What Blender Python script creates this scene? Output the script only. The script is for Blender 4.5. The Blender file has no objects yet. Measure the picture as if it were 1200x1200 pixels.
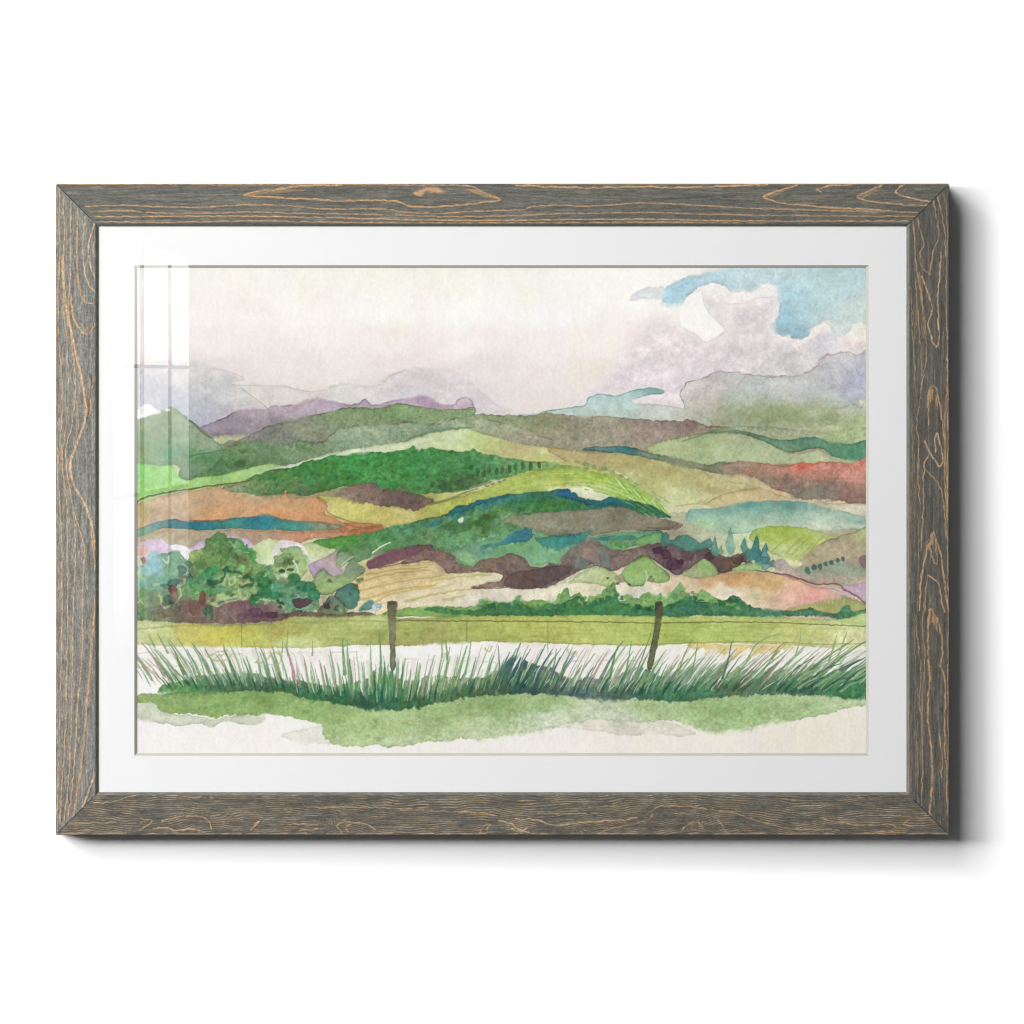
import bpy, math
import numpy as np
from mathutils import Vector, Matrix

S = bpy.context.scene
C = S.collection
# ---------------------------------------------------------------- camera, lamps, exposure
# 1 mm of the picture is 1 pixel of the photograph; x to the right, z up, the wall is y = 0.
CAM_D = 6.0                                   # from the front of the frame to the lens
FRONT = 0.036                                 # the frame stands 36 mm off the wall
cam = bpy.data.objects.new('camera', bpy.data.cameras.new('camera'))
C.objects.link(cam)
cam.location = (0, -FRONT-CAM_D, 0)
cam.rotation_euler = (math.pi/2, 0, 0)
cam.data.sensor_width = 36
cam.data.lens = 36*CAM_D/1.2
cam.data.clip_end = 200
S.camera = cam
w = bpy.data.worlds.new('World'); S.world = w; w.use_nodes = True
bg = w.node_tree.nodes['Background']
bg.inputs[0].default_value = (1, 1, 1, 1); bg.inputs[1].default_value = 0.075
S.view_settings.view_transform = 'Standard'; S.view_settings.look = 'None'
S.cycles.filter_width = 1.05
S.view_settings.exposure = 0; S.view_settings.gamma = 1; S.view_settings.use_curve_mapping = False

def area_lamp(name, loc, sx, sy, rad, aim=None, rot=None, col=(1, 1, 1)):
    """soft box of even radiance `rad` aimed at a point"""
    l = bpy.data.lights.new(name, 'AREA'); l.shape = 'RECTANGLE'; l.size = sx; l.size_y = sy
    l.energy = rad*sx*sy*math.pi; l.color = col
    o = bpy.data.objects.new(name, l); C.objects.link(o); o.location = loc
    o.rotation_euler = rot or (Vector(aim)-Vector(loc)).to_track_quat('-Z', 'Y').to_euler()
    return o
# the studio's soft boxes: a bank to the left, dimmer ones above it.  Each fills a range of directions
# (tangents sideways and upward, seen from the lower right of the picture) with a share of the light.
LIGHT = 1.10                                   # what a white sheet at the lower right would return
def soft_box(th0, th1, tv0, tv1, share, dist=5.0):
    P = Vector((.5, 0, -.36)); th, tv = (th0+th1)/2, (tv0+tv1)/2
    q = 1+th*th+tv*tv
    d = Vector((-th, -1, tv)).normalized()
    om = (th1-th0)*(tv1-tv0)/q**1.5
    wa = math.atan(th1)-math.atan(th0)
    area_lamp('soft_box_lamp', P+d*dist, wa*dist, om/wa*dist, share*LIGHT*math.pi/(om/math.sqrt(q)), aim=P)
for a, b, k in ((.40, .75, .22), (.75, 1.15, .26), (1.15, 1.6, .28), (1.6, 2.1, .24)):
    soft_box(a, b, .19, .50, k*.47)
for a, b, k in ((.45, 1.2, .55), (1.2, 2.0, .45)):
    soft_box(a, b, .5, 1.0, k*.23, 11)
    soft_box(a, b, 1.0, 1.7, k*.32, 11)

# the window behind the photographer that mirrors in the glass: nine lit panes
def window_lamps():
    def on_line(px):                           # where the sight line by way of the glass meets the window wall
        a, b = (-1.1675, 15.0), (-1.0707, 16.95)
        k = (px-600)/1000/CAM_D
        t = (k*a[1]-a[0])/((b[0]-a[0])-k*(b[1]-a[1]))
        return a[0]+(b[0]-a[0])*t, -(a[1]+(b[1]-a[1])*t-CAM_D)-FRONT
    rows = [(.795, .434, 6.0, 4.8), (.423, .044, 3.2, 2.0), (.032, -.42, 1.5, .1)]
    tilt = .026                                # the sills run up a little to the far end
    for x0, x1 in ((133, 164), (169, 197), (201, 221)):
        (ax, ay), (bx, by) = on_line(x0), on_line(x1)
        L = math.hypot(bx-ax, by-ay)
        s = math.hypot((ax+bx)/2+1.1675, (ay+by)/2+9+FRONT)
        ux = Vector((bx-ax, by-ay, tilt*L)).normalized()
        n = Vector((-ux.y, ux.x, 0)).normalized()
        uz = -n; uy = uz.cross(ux)
        rot = Matrix((ux, uy, uz)).transposed().to_euler()
        for z1, z0, r1, r0 in rows:
            z0 += tilt*s; z1 += tilt*s
            o = area_lamp('window_pane_lamp', ((ax+bx)/2, (ay+by)/2, (z0+z1)/2), L, z1-z0, 1.0, rot=rot)
            l = o.data; l.energy = 1.0*L*(z1-z0)*math.pi; l.use_nodes = True
            nt = l.node_tree; em = nt.nodes['Emission']
            g = nt.nodes.new('ShaderNodeNewGeometry'); sp = nt.nodes.new('ShaderNodeSeparateXYZ')
            mr = nt.nodes.new('ShaderNodeMapRange')
            nt.links.new(g.outputs['Position'], sp.inputs[0]); nt.links.new(sp.outputs['Z'], mr.inputs['Value'])
            mr.inputs['From Min'].default_value = z0; mr.inputs['From Max'].default_value = z1
            mr.inputs['To Min'].default_value = r0; mr.inputs['To Max'].default_value = r1
            nt.links.new(mr.outputs[0], em.inputs['Strength'])
window_lamps()

# ---------------------------------------------------------------- watercolour
# The print's pigment is laid wash by wash into a grid of paint values; the grid
# becomes the colour attribute of the print's mesh.  Units: 1 unit = 1 mm.
RS = np.random.RandomState(11)
def begin(x0, x1, y0, y1, ps):
    """start a fresh sheet to paint on: its extent in mm and its samples per mm"""
    global PX0, PX1, PY0, PY1, PS, PW, PH, GX, GY, CAN, N1, N2, N5, N12, N30, NW, MOT, MOT2, VAR
    PX0, PX1, PY0, PY1, PS = x0, x1, y0, y1, ps
    PW, PH = int((PX1-PX0)*PS)+1, int((PY1-PY0)*PS)+1
    GX, GY = np.meshgrid((PX0+np.arange(PW)/PS).astype(np.float32), (PY0+np.arange(PH)/PS).astype(np.float32))
    CAN = np.zeros((PH, PW, 3), np.float32)
    N1 = [vnoise(1.25, 1.25, s) for s in (61, 62)]
    N2 = [vnoise(2.2, 2.2, s) for s in (1, 2)]
    N5 = [vnoise(5, 5, s) for s in (3, 4)]
    N12 = [vnoise(13, 13, s) for s in (5, 6)]
    N30 = [vnoise(34, 30, s) for s in (7, 8)]
    NW = [N1[i]*.16+N2[i]*.42+N5[i]*.7+N12[i]*.55 for i in (0, 1)]
    MOT = N5[0]*.28+N12[1]*.25+N2[1]*.35+N1[0]*.3
    VAR = vnoise(20, 11, 71)*.6+vnoise(7, 6, 72)*.5
    MOT2 = N5[1]*.35+N2[0]*.65+N1[1]*.35

def vnoise(sx, sy, seed, h=None, w=None):
    """smooth value noise in -1..1 with feature size sx, sy (mm)"""
    h = h or PH; w = w or PW
    r = np.random.RandomState(seed)
    nx = int(w/PS/sx)+4; ny = int(h/PS/sy)+4
    g = r.uniform(-1, 1, (ny, nx)).astype(np.float32)
    u = np.arange(w, dtype=np.float32)/PS/sx; v = np.arange(h, dtype=np.float32)/PS/sy
    iu = u.astype(int); iv = v.astype(int)
    fu = u-iu; fv = v-iv
    fu = fu*fu*(3-2*fu); fv = (fv*fv*(3-2*fv))[:, None]
    a = g[iv][:, iu]; b = g[iv][:, iu+1]; c = g[iv+1][:, iu]; d = g[iv+1][:, iu+1]
    return (a*(1-fu)+b*fu)*(1-fv)+(c*(1-fu)+d*fu)*fv

def hexc(h):
    h = h.lstrip('#')
    return np.array([int(h[i:i+2], 16)/255 for i in (0, 2, 4)], np.float32)

def smooth(pts, closed=True, n=3):
    p = np.array(pts, np.float32); m = len(p); out = []
    for i in range(m if closed else m-1):
        p0 = p[(i-1) % m] if closed or i > 0 else p[0]
        p1 = p[i]; p2 = p[(i+1) % m]
        p3 = p[(i+2) % m] if closed or i+2 < m else p[-1]
        for k in range(n):
            t = k/n
            out.append(.5*((2*p1)+(-p0+p2)*t+(2*p0-5*p1+4*p2-p3)*t*t+(-p0+3*p1-3*p2+p3)*t**3))
    if not closed: out.append(p[-1])
    return np.array(out, np.float32)

def crop(x0, x1, y0, y1):
    a = max(0, int((x0-PX0)*PS)); b = min(PW, int((x1-PX0)*PS)+2)
    c = max(0, int((y0-PY0)*PS)); d = min(PH, int((y1-PY0)*PS)+2)
    return slice(c, d), slice(a, b)

def sdf_poly(p, X, Y):
    """signed distance (negative inside)"""
    d2 = np.full(X.shape, 1e9, np.float32); ins = np.zeros(X.shape, bool)
    m = len(p)
    for i in range(m):
        ax, ay = p[i]; bx, by = p[(i+1) % m]
        ex, ey = bx-ax, by-ay
        L = ex*ex+ey*ey
        if L < 1e-6: continue
        wx = X-ax; wy = Y-ay
        t = np.clip((wx*ex+wy*ey)/L, 0, 1)
        np.minimum(d2, (wx-ex*t)**2+(wy-ey*t)**2, out=d2)
        if ey != 0:
            c = (Y >= min(ay, by)) & (Y < max(ay, by))
            ins ^= c & (X < ax+(Y-ay)/ey*ex)
    d = np.sqrt(d2)
    return np.where(ins, -d, d)

def field(cols, X, Y, pw=3.0):
    """colour spread between pools of pigment"""
    if isinstance(cols, str): return np.broadcast_to(hexc(cols), X.shape+(3,)).copy()
    acc = np.zeros(X.shape+(3,), np.float32); ws = np.zeros(X.shape, np.float32)
    for (x, y, h) in cols:
        w = 1.0/(((X-x)**2+((Y-y)*2.1)**2+16)**(pw/2))
        acc += w[..., None]*hexc(h); ws += w
    return acc/ws[..., None]

def wash(pts, cols, a=1.0, rough=1.7, edge=.18, ew=1.3, soft=.55, mot=.05, sm=3, ecol=None, mot2=.03, warp=6, lose=.8, var=.085):
    p = smooth(pts, True, sm) if sm > 1 else np.array(pts, np.float32)
    mg = 5+soft*2+rough*2
    sl = crop(p[:, 0].min()-mg, p[:, 0].max()+mg, p[:, 1].min()-mg, p[:, 1].max()+mg)
    X = GX[sl]; Y = GY[sl]
    if X.size == 0: return
    X2 = X+rough*NW[0][sl]; Y2 = Y+rough*NW[1][sl]
    d = sdf_poly(p, X2, Y2)
    dy, dx = RS.randint(0, PH), RS.randint(0, PW)
    lost = np.clip(np.roll(N30[1], (dy, dx), (0, 1))[sl]*2.2-.55, 0, 1)*lose
    bloom = np.roll(VAR, (dx, dy), (0, 1))[sl]
    sf = soft*(1+5*lost)
    cov = np.clip(.5-d/(2*sf), 0, 1); cov = cov*cov*(3-2*cov)*a
    C = field(cols, X+warp*N12[1][sl], Y+warp*.6*N12[0][sl])
    m = 1+mot*1.5*MOT[sl]+mot2*1.5*MOT2[sl]+var*bloom
    if edge:
        e = np.exp(np.minimum(d, 0)/(ew*.9))*np.clip(.75+.9*N12[0][sl]+.5*N5[1][sl], 0, 1.6)*(1-lost)
        if ecol is not None:
            k = np.clip(e*edge*2, 0, 1)[..., None]; C = C*(1-k)+hexc(ecol)*k
        else: m = m*(1-edge*e*1.5)
    lum = C.mean(-1, keepdims=True)
    C = np.clip(C*m[..., None]+(C-lum)*(1-m[..., None])*.5, 0, 1)
    CAN[sl] = CAN[sl]*(1-cov[..., None])+C*cov[..., None]

def stroke(pts, col, w0=1.0, w1=None, a=1.0, rough=.4, soft=.45, sm=4, brk=0.0, lens=False):
    """tapering brush line; w0, w1 are the half-widths at its two ends"""
    w1 = w0 if w1 is None else w1
    p = smooth(pts, False, sm) if len(pts) > 2 else np.array(pts, np.float32)
    mg = max(w0, w1)+rough+2
    sl = crop(p[:, 0].min()-mg, p[:, 0].max()+mg, p[:, 1].min()-mg, p[:, 1].max()+mg)
    X = GX[sl]+rough*N5[0][sl]; Y = GY[sl]+rough*N5[1][sl]
    if X.size == 0: return
    best = np.full(X.shape, 1e9, np.float32); n = len(p)-1
    for i in range(n):
        ax, ay = p[i]; ex, ey = p[i+1]-p[i]
        L = ex*ex+ey*ey+1e-9
        t = np.clip(((X-ax)*ex+(Y-ay)*ey)/L, 0, 1)
        q = (i+t)/n; r = w0+(w1-w0)*q
        if lens: r = r*np.clip(.25+3.2*q, 0, 1)
        d = np.sqrt((X-ax-ex*t)**2+(Y-ay-ey*t)**2)-r
        np.minimum(best, d, out=best)
    cov = np.clip(.5-best/(2*soft), 0, 1)*a*np.clip(.92+.3*MOT[sl], 0, 1)
    if brk: cov = cov*np.clip(1-brk+brk*(1.2*N5[1][sl]+1.1*N2[0][sl]+.7*N1[0][sl]+.55), 0, 1)
    CAN[sl] = CAN[sl]*(1-cov[..., None])+hexc(col)*cov[..., None]

def dab(x, y, rx, ry, col, a=.8, ang=0.0, edge=.15, rough=1.0, soft=.6):
    n = 9; t = np.arange(n)*2*math.pi/n
    r = RS.uniform(.75, 1.2, n)
    px = np.cos(t)*rx*r; py = np.sin(t)*ry*r
    c, s = math.cos(ang), math.sin(ang)
    wash(list(zip(x+px*c-py*s, y+px*s+py*c)), col, a, rough, edge, 1.0, soft, .05, 2, lose=.2, var=.05)

def dabs(n, box, rx, ry, cols, a=.5, poly=None, ang=0, edge=.12):
    k = 0
    pp = np.array(poly, np.float32) if poly is not None else None
    for _ in range(n*6):
        if k >= n: break
        x = RS.uniform(box[0], box[1]); y = RS.uniform(box[2], box[3])
        if pp is not None and sdf_poly(pp, np.array([[x]], np.float32), np.array([[y]], np.float32))[0, 0] > -2: continue
        dab(x, y, rx*RS.uniform(.6, 1.4), ry*RS.uniform(.6, 1.4), cols[RS.randint(len(cols))], a*RS.uniform(.6, 1.1), ang+RS.uniform(-.5, .5), edge)
        k += 1

def stipple(n, poly, r0, r1, amp=.16, a=.7, ang=0.0, asp=1.5, hue=.05, seed=0, edge=.03):
    """little touches in the colours already there, some lighter and some darker"""
    rs = np.random.RandomState(seed+77); P = np.array(poly, np.float32)
    x0, x1, y0, y1 = P[:, 0].min(), P[:, 0].max(), P[:, 1].min(), P[:, 1].max()
    pts = np.stack([rs.uniform(x0, x1, n*5), rs.uniform(y0, y1, n*5)], 1).astype(np.float32)
    ok = sdf_poly(smooth(P), pts[None, :, 0], pts[None, :, 1])[0] < -1.2
    for x, y in pts[ok][:n]:
        i = int(np.clip((y-PY0)*PS, 0, PH-1)); j = int(np.clip((x-PX0)*PS, 0, PW-1))
        c = CAN[i, j]*(1+rs.uniform(-amp, amp))*(1+rs.uniform(-hue, hue, 3))
        h = ''.join('%02x' % int(np.clip(v, 0, 1)*255) for v in c)
        r = rs.uniform(r0, r1)
        dab(x, y, r*asp, r, h, a*rs.uniform(.6, 1), ang+rs.uniform(-.6, .6), edge, .9, .9)

def paint():
    # ---- sky wash
    CAN[:] = field([
      (166,330,'ece6e4'),(166,380,'e8dedd'),(166,430,'dacccb'),(168,460,'c6c4c9'),(195,470,'babdc8'),(195,400,'e5dcda'),
      (225,320,'f0eee6'),(300,330,'f1efe8'),(400,320,'efeee5'),(500,325,'eeede3'),(600,320,'efeee6'),(700,330,'f2f1ec'),
      (250,370,'f3ecea'),(350,370,'f4f0ed'),(450,365,'f4f2ee'),(550,365,'f5f4f0'),(650,370,'f2f1ee'),(740,350,'f3f1ec'),
      (250,400,'f0e7e5'),(380,395,'f0e9e7'),(460,388,'ece2df'),(550,405,'f0e8e6'),(640,410,'efe7e6'),(700,400,'f0eae4'),(750,400,'eee4e3'),
      (245,430,'dfd8d8'),(320,430,'e3dedd'),(400,430,'e6dedd'),(480,430,'e3d8d9'),(560,430,'dfd7d9'),(640,430,'e4dbdc'),(700,440,'e5dcd4'),(760,430,'e4d9de'),
      (250,465,'cccdd0'),(228,487,'b7bac4'),(300,460,'dcd6d3'),(350,470,'ddd3d0'),(420,455,'d8d3d3'),(480,460,'d3cbcf'),(560,470,'d6cfd3'),(620,475,'dcd5d3'),
      (170,800,'f3f0ee'),(300,780,'f2efed'),(500,770,'f1efec'),(700,770,'ece8e4'),(850,770,'e9e4dd'),(1000,770,'e4dfd9'),(250,880,'f5f2ee'),(600,880,'edeae5'),(950,880,'e0dcd2'),(800,880,'e7e3da'),(1005,800,'e2ddd4'),(1010,340,'e8e6e0'),(860,345,'efebe6')],
      GX+10*N30[0], GY+8*N30[1], 3.4)
    streak = vnoise(3.2, 22, 21)*.6+vnoise(2, 8, 22)*.5
    CAN[:] = 1-(1-CAN)*np.array([.72, .80, .90], np.float32)
    CAN[:] *= (1+.007*streak+.008*N12[0]+.009*vnoise(1.3, 5, 25))[..., None]
    CAN[..., 1] *= 1-.008*vnoise(16, 40, 23); CAN[..., 2] *= 1-.012*vnoise(22, 40, 24)
    # ---- grey cloud at the left with its tide lines
    wash([(150,432),(221,424),(247,430),(262,437),(282,444),(268,446),(284,456),(300,472),(324,490),(300,505),(150,505)],
         [(166,470,'c2c3ca'),(195,480,'b7bac6'),(240,440,'d3d2d2'),(230,485,'b3b7c3'),(270,460,'cbcccc'),(262,485,'b5b4bd'),(300,488,'bcb4b8')],.75,1.4,.08,soft=3)
    wash([(283,455),(330,452),(365,459),(400,448),(420,451),(440,453),(448,446),(455,440),(475,433),(500,432),(540,440),(575,470),(580,492),(300,492)],
         [(300,465,'d7d1ca'),(350,475,'d9d0cc'),(420,460,'d3d1d0'),(480,440,'d4cacd'),(470,460,'cbc6cb'),(540,455,'d6ced2')],.6,1.6,.1,soft=2)
    stroke([(247,431),(258,433),(272,437),(284,442),(286,444),(280,446),(265,447)],'b79ea3',.5,.4,.6)
    stroke([(270,451),(300,452),(330,452),(345,456),(365,459),(385,456),(400,448)],'b9afa6',.5,.4,.6)
    stroke([(283,455),(300,468),(318,482),(332,494)],'9d9698',.6,.5,.6)
    stroke([(444,452),(452,446),(456,441),(466,437),(476,433)],'b5a5a5',.6,.4,.6)
    for x,y in ((447,449),(450,455),(474,467),(511,468)): dab(x,y,2,2,'efe9e6',.6)
    # ---- mauve cloud, blue sky
    wash([(822,340),(845,356),(910,348),(907,380),(925,398),(945,407),(968,395),(985,402),(1017,404),(1017,470),(700,474),(715,440),(745,395),(770,372),(797,382),(815,392),(827,402),(850,387),(833,368)],
         [(760,410,'e7dcdd'),(790,400,'e3d8da'),(830,420,'ddd1d6'),(870,375,'dad0d3'),(860,400,'dcd0d4'),(900,400,'d9d0d3'),(740,440,'e5d9de'),(800,440,'e0d5da'),(950,410,'d8d0d4'),(1000,405,'dcd3d0'),(900,430,'d4cfcf'),(770,460,'e2d7dc')],.85,2.5,0,soft=16)
    wash([(775,351),(777,343),(784,334),(805,325),(830,318),(850,313),(862,306),(1025,306),(1025,374),(1003,378),(990,393),(978,391),(970,380),(955,383),(946,394),(930,396),(913,391),(907,381),(914,362),(914,346),(905,334),(892,333),(880,340),(860,341),(850,335),(838,331),(822,335),(808,346),(797,356),(785,358)],
         [(786,350,'abd2df'),(800,338,'a9cfdd'),(830,324,'b3d2dc'),(870,325,'bfd8de'),(900,320,'c0d8da'),(921,345,'a6cbd6'),(920,370,'99c1cf'),(930,390,'8cb3c0'),(950,350,'b1d0d4'),(980,330,'b5d1d3'),(1010,320,'afced1'),(1010,362,'c6d5d0'),(985,386,'cbd6d2'),(962,368,'b8d1d3')],.9,1.8,.15,soft=1.2,lose=1,var=.05)
    wash([(738,352),(748,340),(765,336),(780,338),(776,350),(755,350)],'d6dfe0',.6,1.2,.18,soft=1.6)
    wash([(796,366),(800,357),(810,347),(822,339),(824,350),(829,362),(837,373),(850,387),(827,401),(820,393),(811,388),(799,382),(797,374)],'f6f3ef',.95,.8,.0,soft=.8,sm=1,lose=0,var=0,mot=.01,mot2=.01)
    stroke([(823,342),(826,357),(834,370),(850,387),(827,401),(813,389)],'c4b6b8',.5,.4,.5)
    wash([(815,342),(824,336),(840,332),(851,337),(862,343),(880,343),(895,335),(908,338),(911,347),(890,349),(873,355),(846,356),(830,345)],'eeeae5',.75,1.6,.0,soft=1.2,lose=0,var=.02)
    stroke([(846,356),(873,355),(888,349),(910,348)],'d3c3b5',.5,.4,.6)
    for x,y,r in ((935,402,9),(940,408,7),(922,395,6),(955,387,7),(965,381,7),(972,379,5),(1003,400,8)): dab(x,y,r,r*.6,'f0e7dc',.75,0,.02,2,2)
    for x,y in ((958,398),(970,394),(965,405),(952,404)): dab(x,y,10,6,'cfcdd6',.6,0,.05,2,2)
    dab(1000,405,14,6,'dccfcb',.6,0,.05,2,2); dab(1008,385,10,8,'e3dfd2',.7,0,0,2,3)
    wash([(890,430),(905,415),(930,412),(960,413),(962,426),(945,437),(920,442),(880,440)],'cfcdcc',.75,1.6,.1,soft=1.2)
    # ---- grey hill rising at the right
    wash([(797,458),(803,450),(815,445),(830,440),(842,434),(855,436),(870,437),(885,440),(905,441),(930,440),(950,435),(960,428),(962,418),(975,415),(990,412),(1003,417),(1025,412),(1025,490),(960,500),(830,505),(803,484),(801,474)],
         [(815,458,'cfc6c2'),(830,475,'c6c0b6'),(850,450,'c9c3c0'),(880,450,'bdc4c1'),(870,465,'b3beb0'),(900,450,'c3c4c2'),(940,445,'c4c3c3'),(980,430,'c8c7ca'),(1010,440,'b5b6c8'),(1005,465,'b3b4c7'),(940,465,'c1c3be'),(960,478,'b7bda9'),(860,485,'a9b596'),(900,485,'a3ac88'),(930,478,'afb99b')],.95,1.9,.3,1.0,soft=.6,ecol='7d7068')
    stroke([(874,440),(865,453),(855,468),(845,482),(836,498)],'a9a79c',1.2,.8,.45,1)
    stroke([(740,474),(765,474),(785,476),(803,479)],'9b9791',.5,.4,.7)
    wash([(974,482),(985,477),(1000,473),(1010,476),(1025,464),(1025,500),(980,500)],[(990,488,'cfccc2'),(1010,482,'c5c5bb')],.8,1.8,.15)
    dab(1012,473,6,4,'ece6da',.9,0,0,1.5)
    # ---- teal distance
    wash([(600,488),(640,482),(665,478),(685,475),(690,466),(705,461),(722,464),(740,458),(762,454),(777,457),(776,461),(760,462),(748,465),(741,471),(760,474),(803,479),(835,495),(810,505),(600,497)],
         [(650,483,'c2d0cc'),(700,472,'b9d0cd'),(735,464,'b3cdca'),(760,457,'8db5ad'),(772,459,'7fb0a4'),(770,480,'c3cabf'),(800,484,'c3c8b8'),(700,484,'a9bcae')],.9,1.0,.4,.9,soft=.5,ecol='4f8880')
    stroke([(803,478),(800,470),(797,460),(803,451),(815,446),(830,441),(842,434),(853,437),(862,435),(872,438),(885,440),(905,441),(930,440),(948,435),(960,428),(962,418),(975,415),(990,412),(1003,416)],'857872',.55,.5,.75,1.6,.4,4,.4)
    stroke([(635,483),(665,478),(685,475),(690,466),(705,461),(722,464),(740,458),(762,454.5),(777,457),(776,461),(760,462),(746,466)],'4c8f86',.6,.6,.7,.6,.4,4,.3)
    stroke([(975,480),(985,477),(1000,473),(1008,477),(1018,468)],'8f8a90',.5,.5,.6,1.5)
    # ---- violet hills
    wash([(205,505),(235,500),(262,490),(280,481),(310,479),(318,475),(335,475),(350,472),(365,467),(375,467),(390,470),(408,474),(420,472),(428,467),(434,473),(445,473),(460,469),(480,467),(498,463),(505,467),(515,473),(530,475),(537,468),(547,466),(554,472),(553,486),(540,492),(470,496),(400,505),(350,515),(300,523),(260,528),(240,514)],
         [(240,505,'978e9c'),(270,496,'9c8f9a'),(300,488,'a99ca4'),(350,478,'b7a8b1'),(380,475,'b5a2b1'),(440,476,'b3a3ad'),(480,471,'b9a6b4'),(500,468,'b195ae'),(545,471,'c9b6c2'),(260,512,'887c82'),(330,512,'8b847d'),(300,505,'958a8c')],.95,1.1,.42,.9,soft=.5,ecol='533c58')
    wash([(150,540),(300,510),(560,500),(760,515),(1025,520),(1025,726),(150,732)],
         [(200,560,'c3d0a0'),(200,640,'d5c9c8'),(350,600,'c9b58c'),(350,650,'cfd2a8'),(500,590,'bfbf78'),(600,530,'c8c495'),(700,560,'c0c580'),(560,660,'a0a080'),(700,640,'94a482'),(480,690,'dccba0'),(700,690,'dcd8ba'),(850,560,'bdb58a'),(960,560,'b58a78'),(900,610,'b5c5a8'),(960,650,'b8ab8c'),(850,660,'a8a888'),(850,690,'d8c4a0'),(980,700,'cdb5b0'),(250,700,'8a8a6a')],.93,1.2,0,soft=3)
    # ---- far green hills
    HC = [(570,491,'8fa475'),(600,491,'8a9570'),(640,492,'8a8b68'),(680,500,'97927a'),(650,512,'9c9a80'),(720,503,'9f9883'),(760,502,'9f8e83'),(800,498,'917c74'),(830,500,'9c917d'),(850,493,'8b9470'),(880,487,'939e74'),(920,487,'8c9b69'),(960,494,'a3ae83'),(1000,490,'a2b17d'),(1005,512,'a7b787'),(930,508,'a4ac8a'),(870,502,'9ea88a'),(700,518,'a39d85')]
    wash([(820,500),(850,487),(880,479),(905,474),(930,476),(960,480),(985,484),(1025,476),(1025,535),(1000,528),(920,520),(850,512),(800,520)], HC,.78,3,0,soft=12,mot=.08)
    wash([(545,487),(575,486),(610,487),(640,484),(680,488),(720,489),(760,492),(790,492),(815,494),(835,500),(870,500),(900,500),(940,505),(980,505),(1025,500),(1025,535),(1000,528),(920,520),(850,512),(800,520),(770,530),(700,535),(650,530),(600,518),(560,505)], HC,.97,1.6,.22,1.2,mot=.09,mot2=.06,lose=1.4)
    dabs(14,(850,1010,478,500),12,5,['a3ac86','8f9a70','b3b89a','9aa67c'],.35,ang=-.2,edge=.05)
    wash([(255,529),(270,521),(300,506),(335,493),(380,484),(410,477),(440,478),(465,473),(500,478),(530,479),(556,478),(551,489),(525,492),(505,498),(475,495),(445,499),(420,501),(395,505),(378,519),(350,517),(335,523),(310,522),(290,520)],
         [(270,522,'857e7c'),(300,512,'87887e'),(350,500,'8d9279'),(400,488,'839a6e'),(460,482,'7c9863'),(500,487,'849b6c'),(540,483,'8ca276'),(330,513,'7b8276'),(360,510,'8b8f7a'),(420,493,'84996f')],.97,1.2,.3,1.0,mot=.1,mot2=.06)
    wash([(212,548),(240,532),(262,527),(280,519),(300,516),(330,521),(350,516),(378,518),(395,504),(420,499),(445,498),(475,495),(505,498),(530,491),(552,488),(580,493),(620,506),(650,516),(640,524),(610,520),(560,507),(540,504),(500,512),(460,522),(400,532),(350,544),(300,560),(250,566),(212,562)],
         [(240,550,'5b8352'),(262,538,'628657'),(280,543,'587f50'),(300,530,'6c8b62'),(350,525,'769168'),(390,522,'7f9475'),(400,508,'93a888'),(440,505,'98ac8d'),(480,506,'93a787'),(540,496,'98a885'),(580,498,'a0a789'),(510,505,'7e957a'),(620,510,'a09c85')],.97,1.1,.33,1.0,mot=.1,mot2=.07,ecol='4e5540')
    wash([(470,519),(490,508),(515,503),(540,501),(556,500),(545,504),(520,507),(500,512)],'6d886b',.7,1.4,.15)
    dabs(26,(240,400,520,550),9,3,['5c8554','7d9a6e','53784c','8aa27c'],.35,ang=-.2)
    dab(281,543,7,4,'44683f',.7); dab(290,528,10,3,'587a50',.5); dab(270,520,8,4,'7e7268',.5)
    wash([(150,487),(166,481),(185,482),(200,476),(212,484),(222,492),(240,506),(262,528),(252,546),(238,552),(224,562),(212,557),(205,545),(150,547)],
         [(166,495,'8ea37c'),(166,530,'7d9a6b'),(200,495,'8da378'),(225,508,'96aa89'),(245,518,'94aa8c'),(200,530,'6a9a78'),(232,537,'5f8d5c'),(215,550,'7f967c'),(250,535,'678f61')],.9,1.4,.25,mot=.09)
    stroke([(222,492),(232,502),(240,509),(247,513)],'544748',.8,.6,.7); stroke([(221,535),(240,531),(262,527)],'3f7256',.9,.6,.6)
    stroke([(240,511),(252,518),(262,527)],'80977a',.6,.5,.6)
    wash([(150,489),(163,479),(173,473),(182,479),(188,483),(172,488),(160,491)],'f2efed',.95,1.0,0)
    dab(196,480,3,2,'eeeaea',.8)
    # ---- bright field at the left, pale field in the middle
    wash([(150,546),(190,546),(204,546),(207,556),(217,563),(230,560),(262,556),(300,546),(318,543),(330,546),(312,555),(292,563),(240,574),(200,580),(170,588),(150,594)],
         [(166,560,'8dcb69'),(200,560,'98cf74'),(240,567,'a5cd7c'),(262,562,'a0cb78'),(310,550,'a9cc8a')],.97,.9,.12,mot=.03)
    wash([(318,549),(345,543),(370,536),(400,529),(440,522),(470,518),(500,509),(540,503),(560,506),(590,516),(610,521),(640,524),(658,530),(668,541),(690,548),(720,555),(745,566),(762,584),(740,588),(700,578),(650,574),(600,562),(540,545),(480,535),(440,535),(380,541),(340,550)],
         [(340,547,'e0e6d5'),(400,530,'d6e0c3'),(480,519,'cfdab2'),(530,510,'c9d6a8'),(555,512,'c3cf8e'),(580,520,'c2c683'),(610,526,'c6ba87'),(650,533,'c7c48f'),(640,540,'bcc078'),(700,560,'b3c06d')],.97,1.0,.12,mot=.04)
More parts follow.
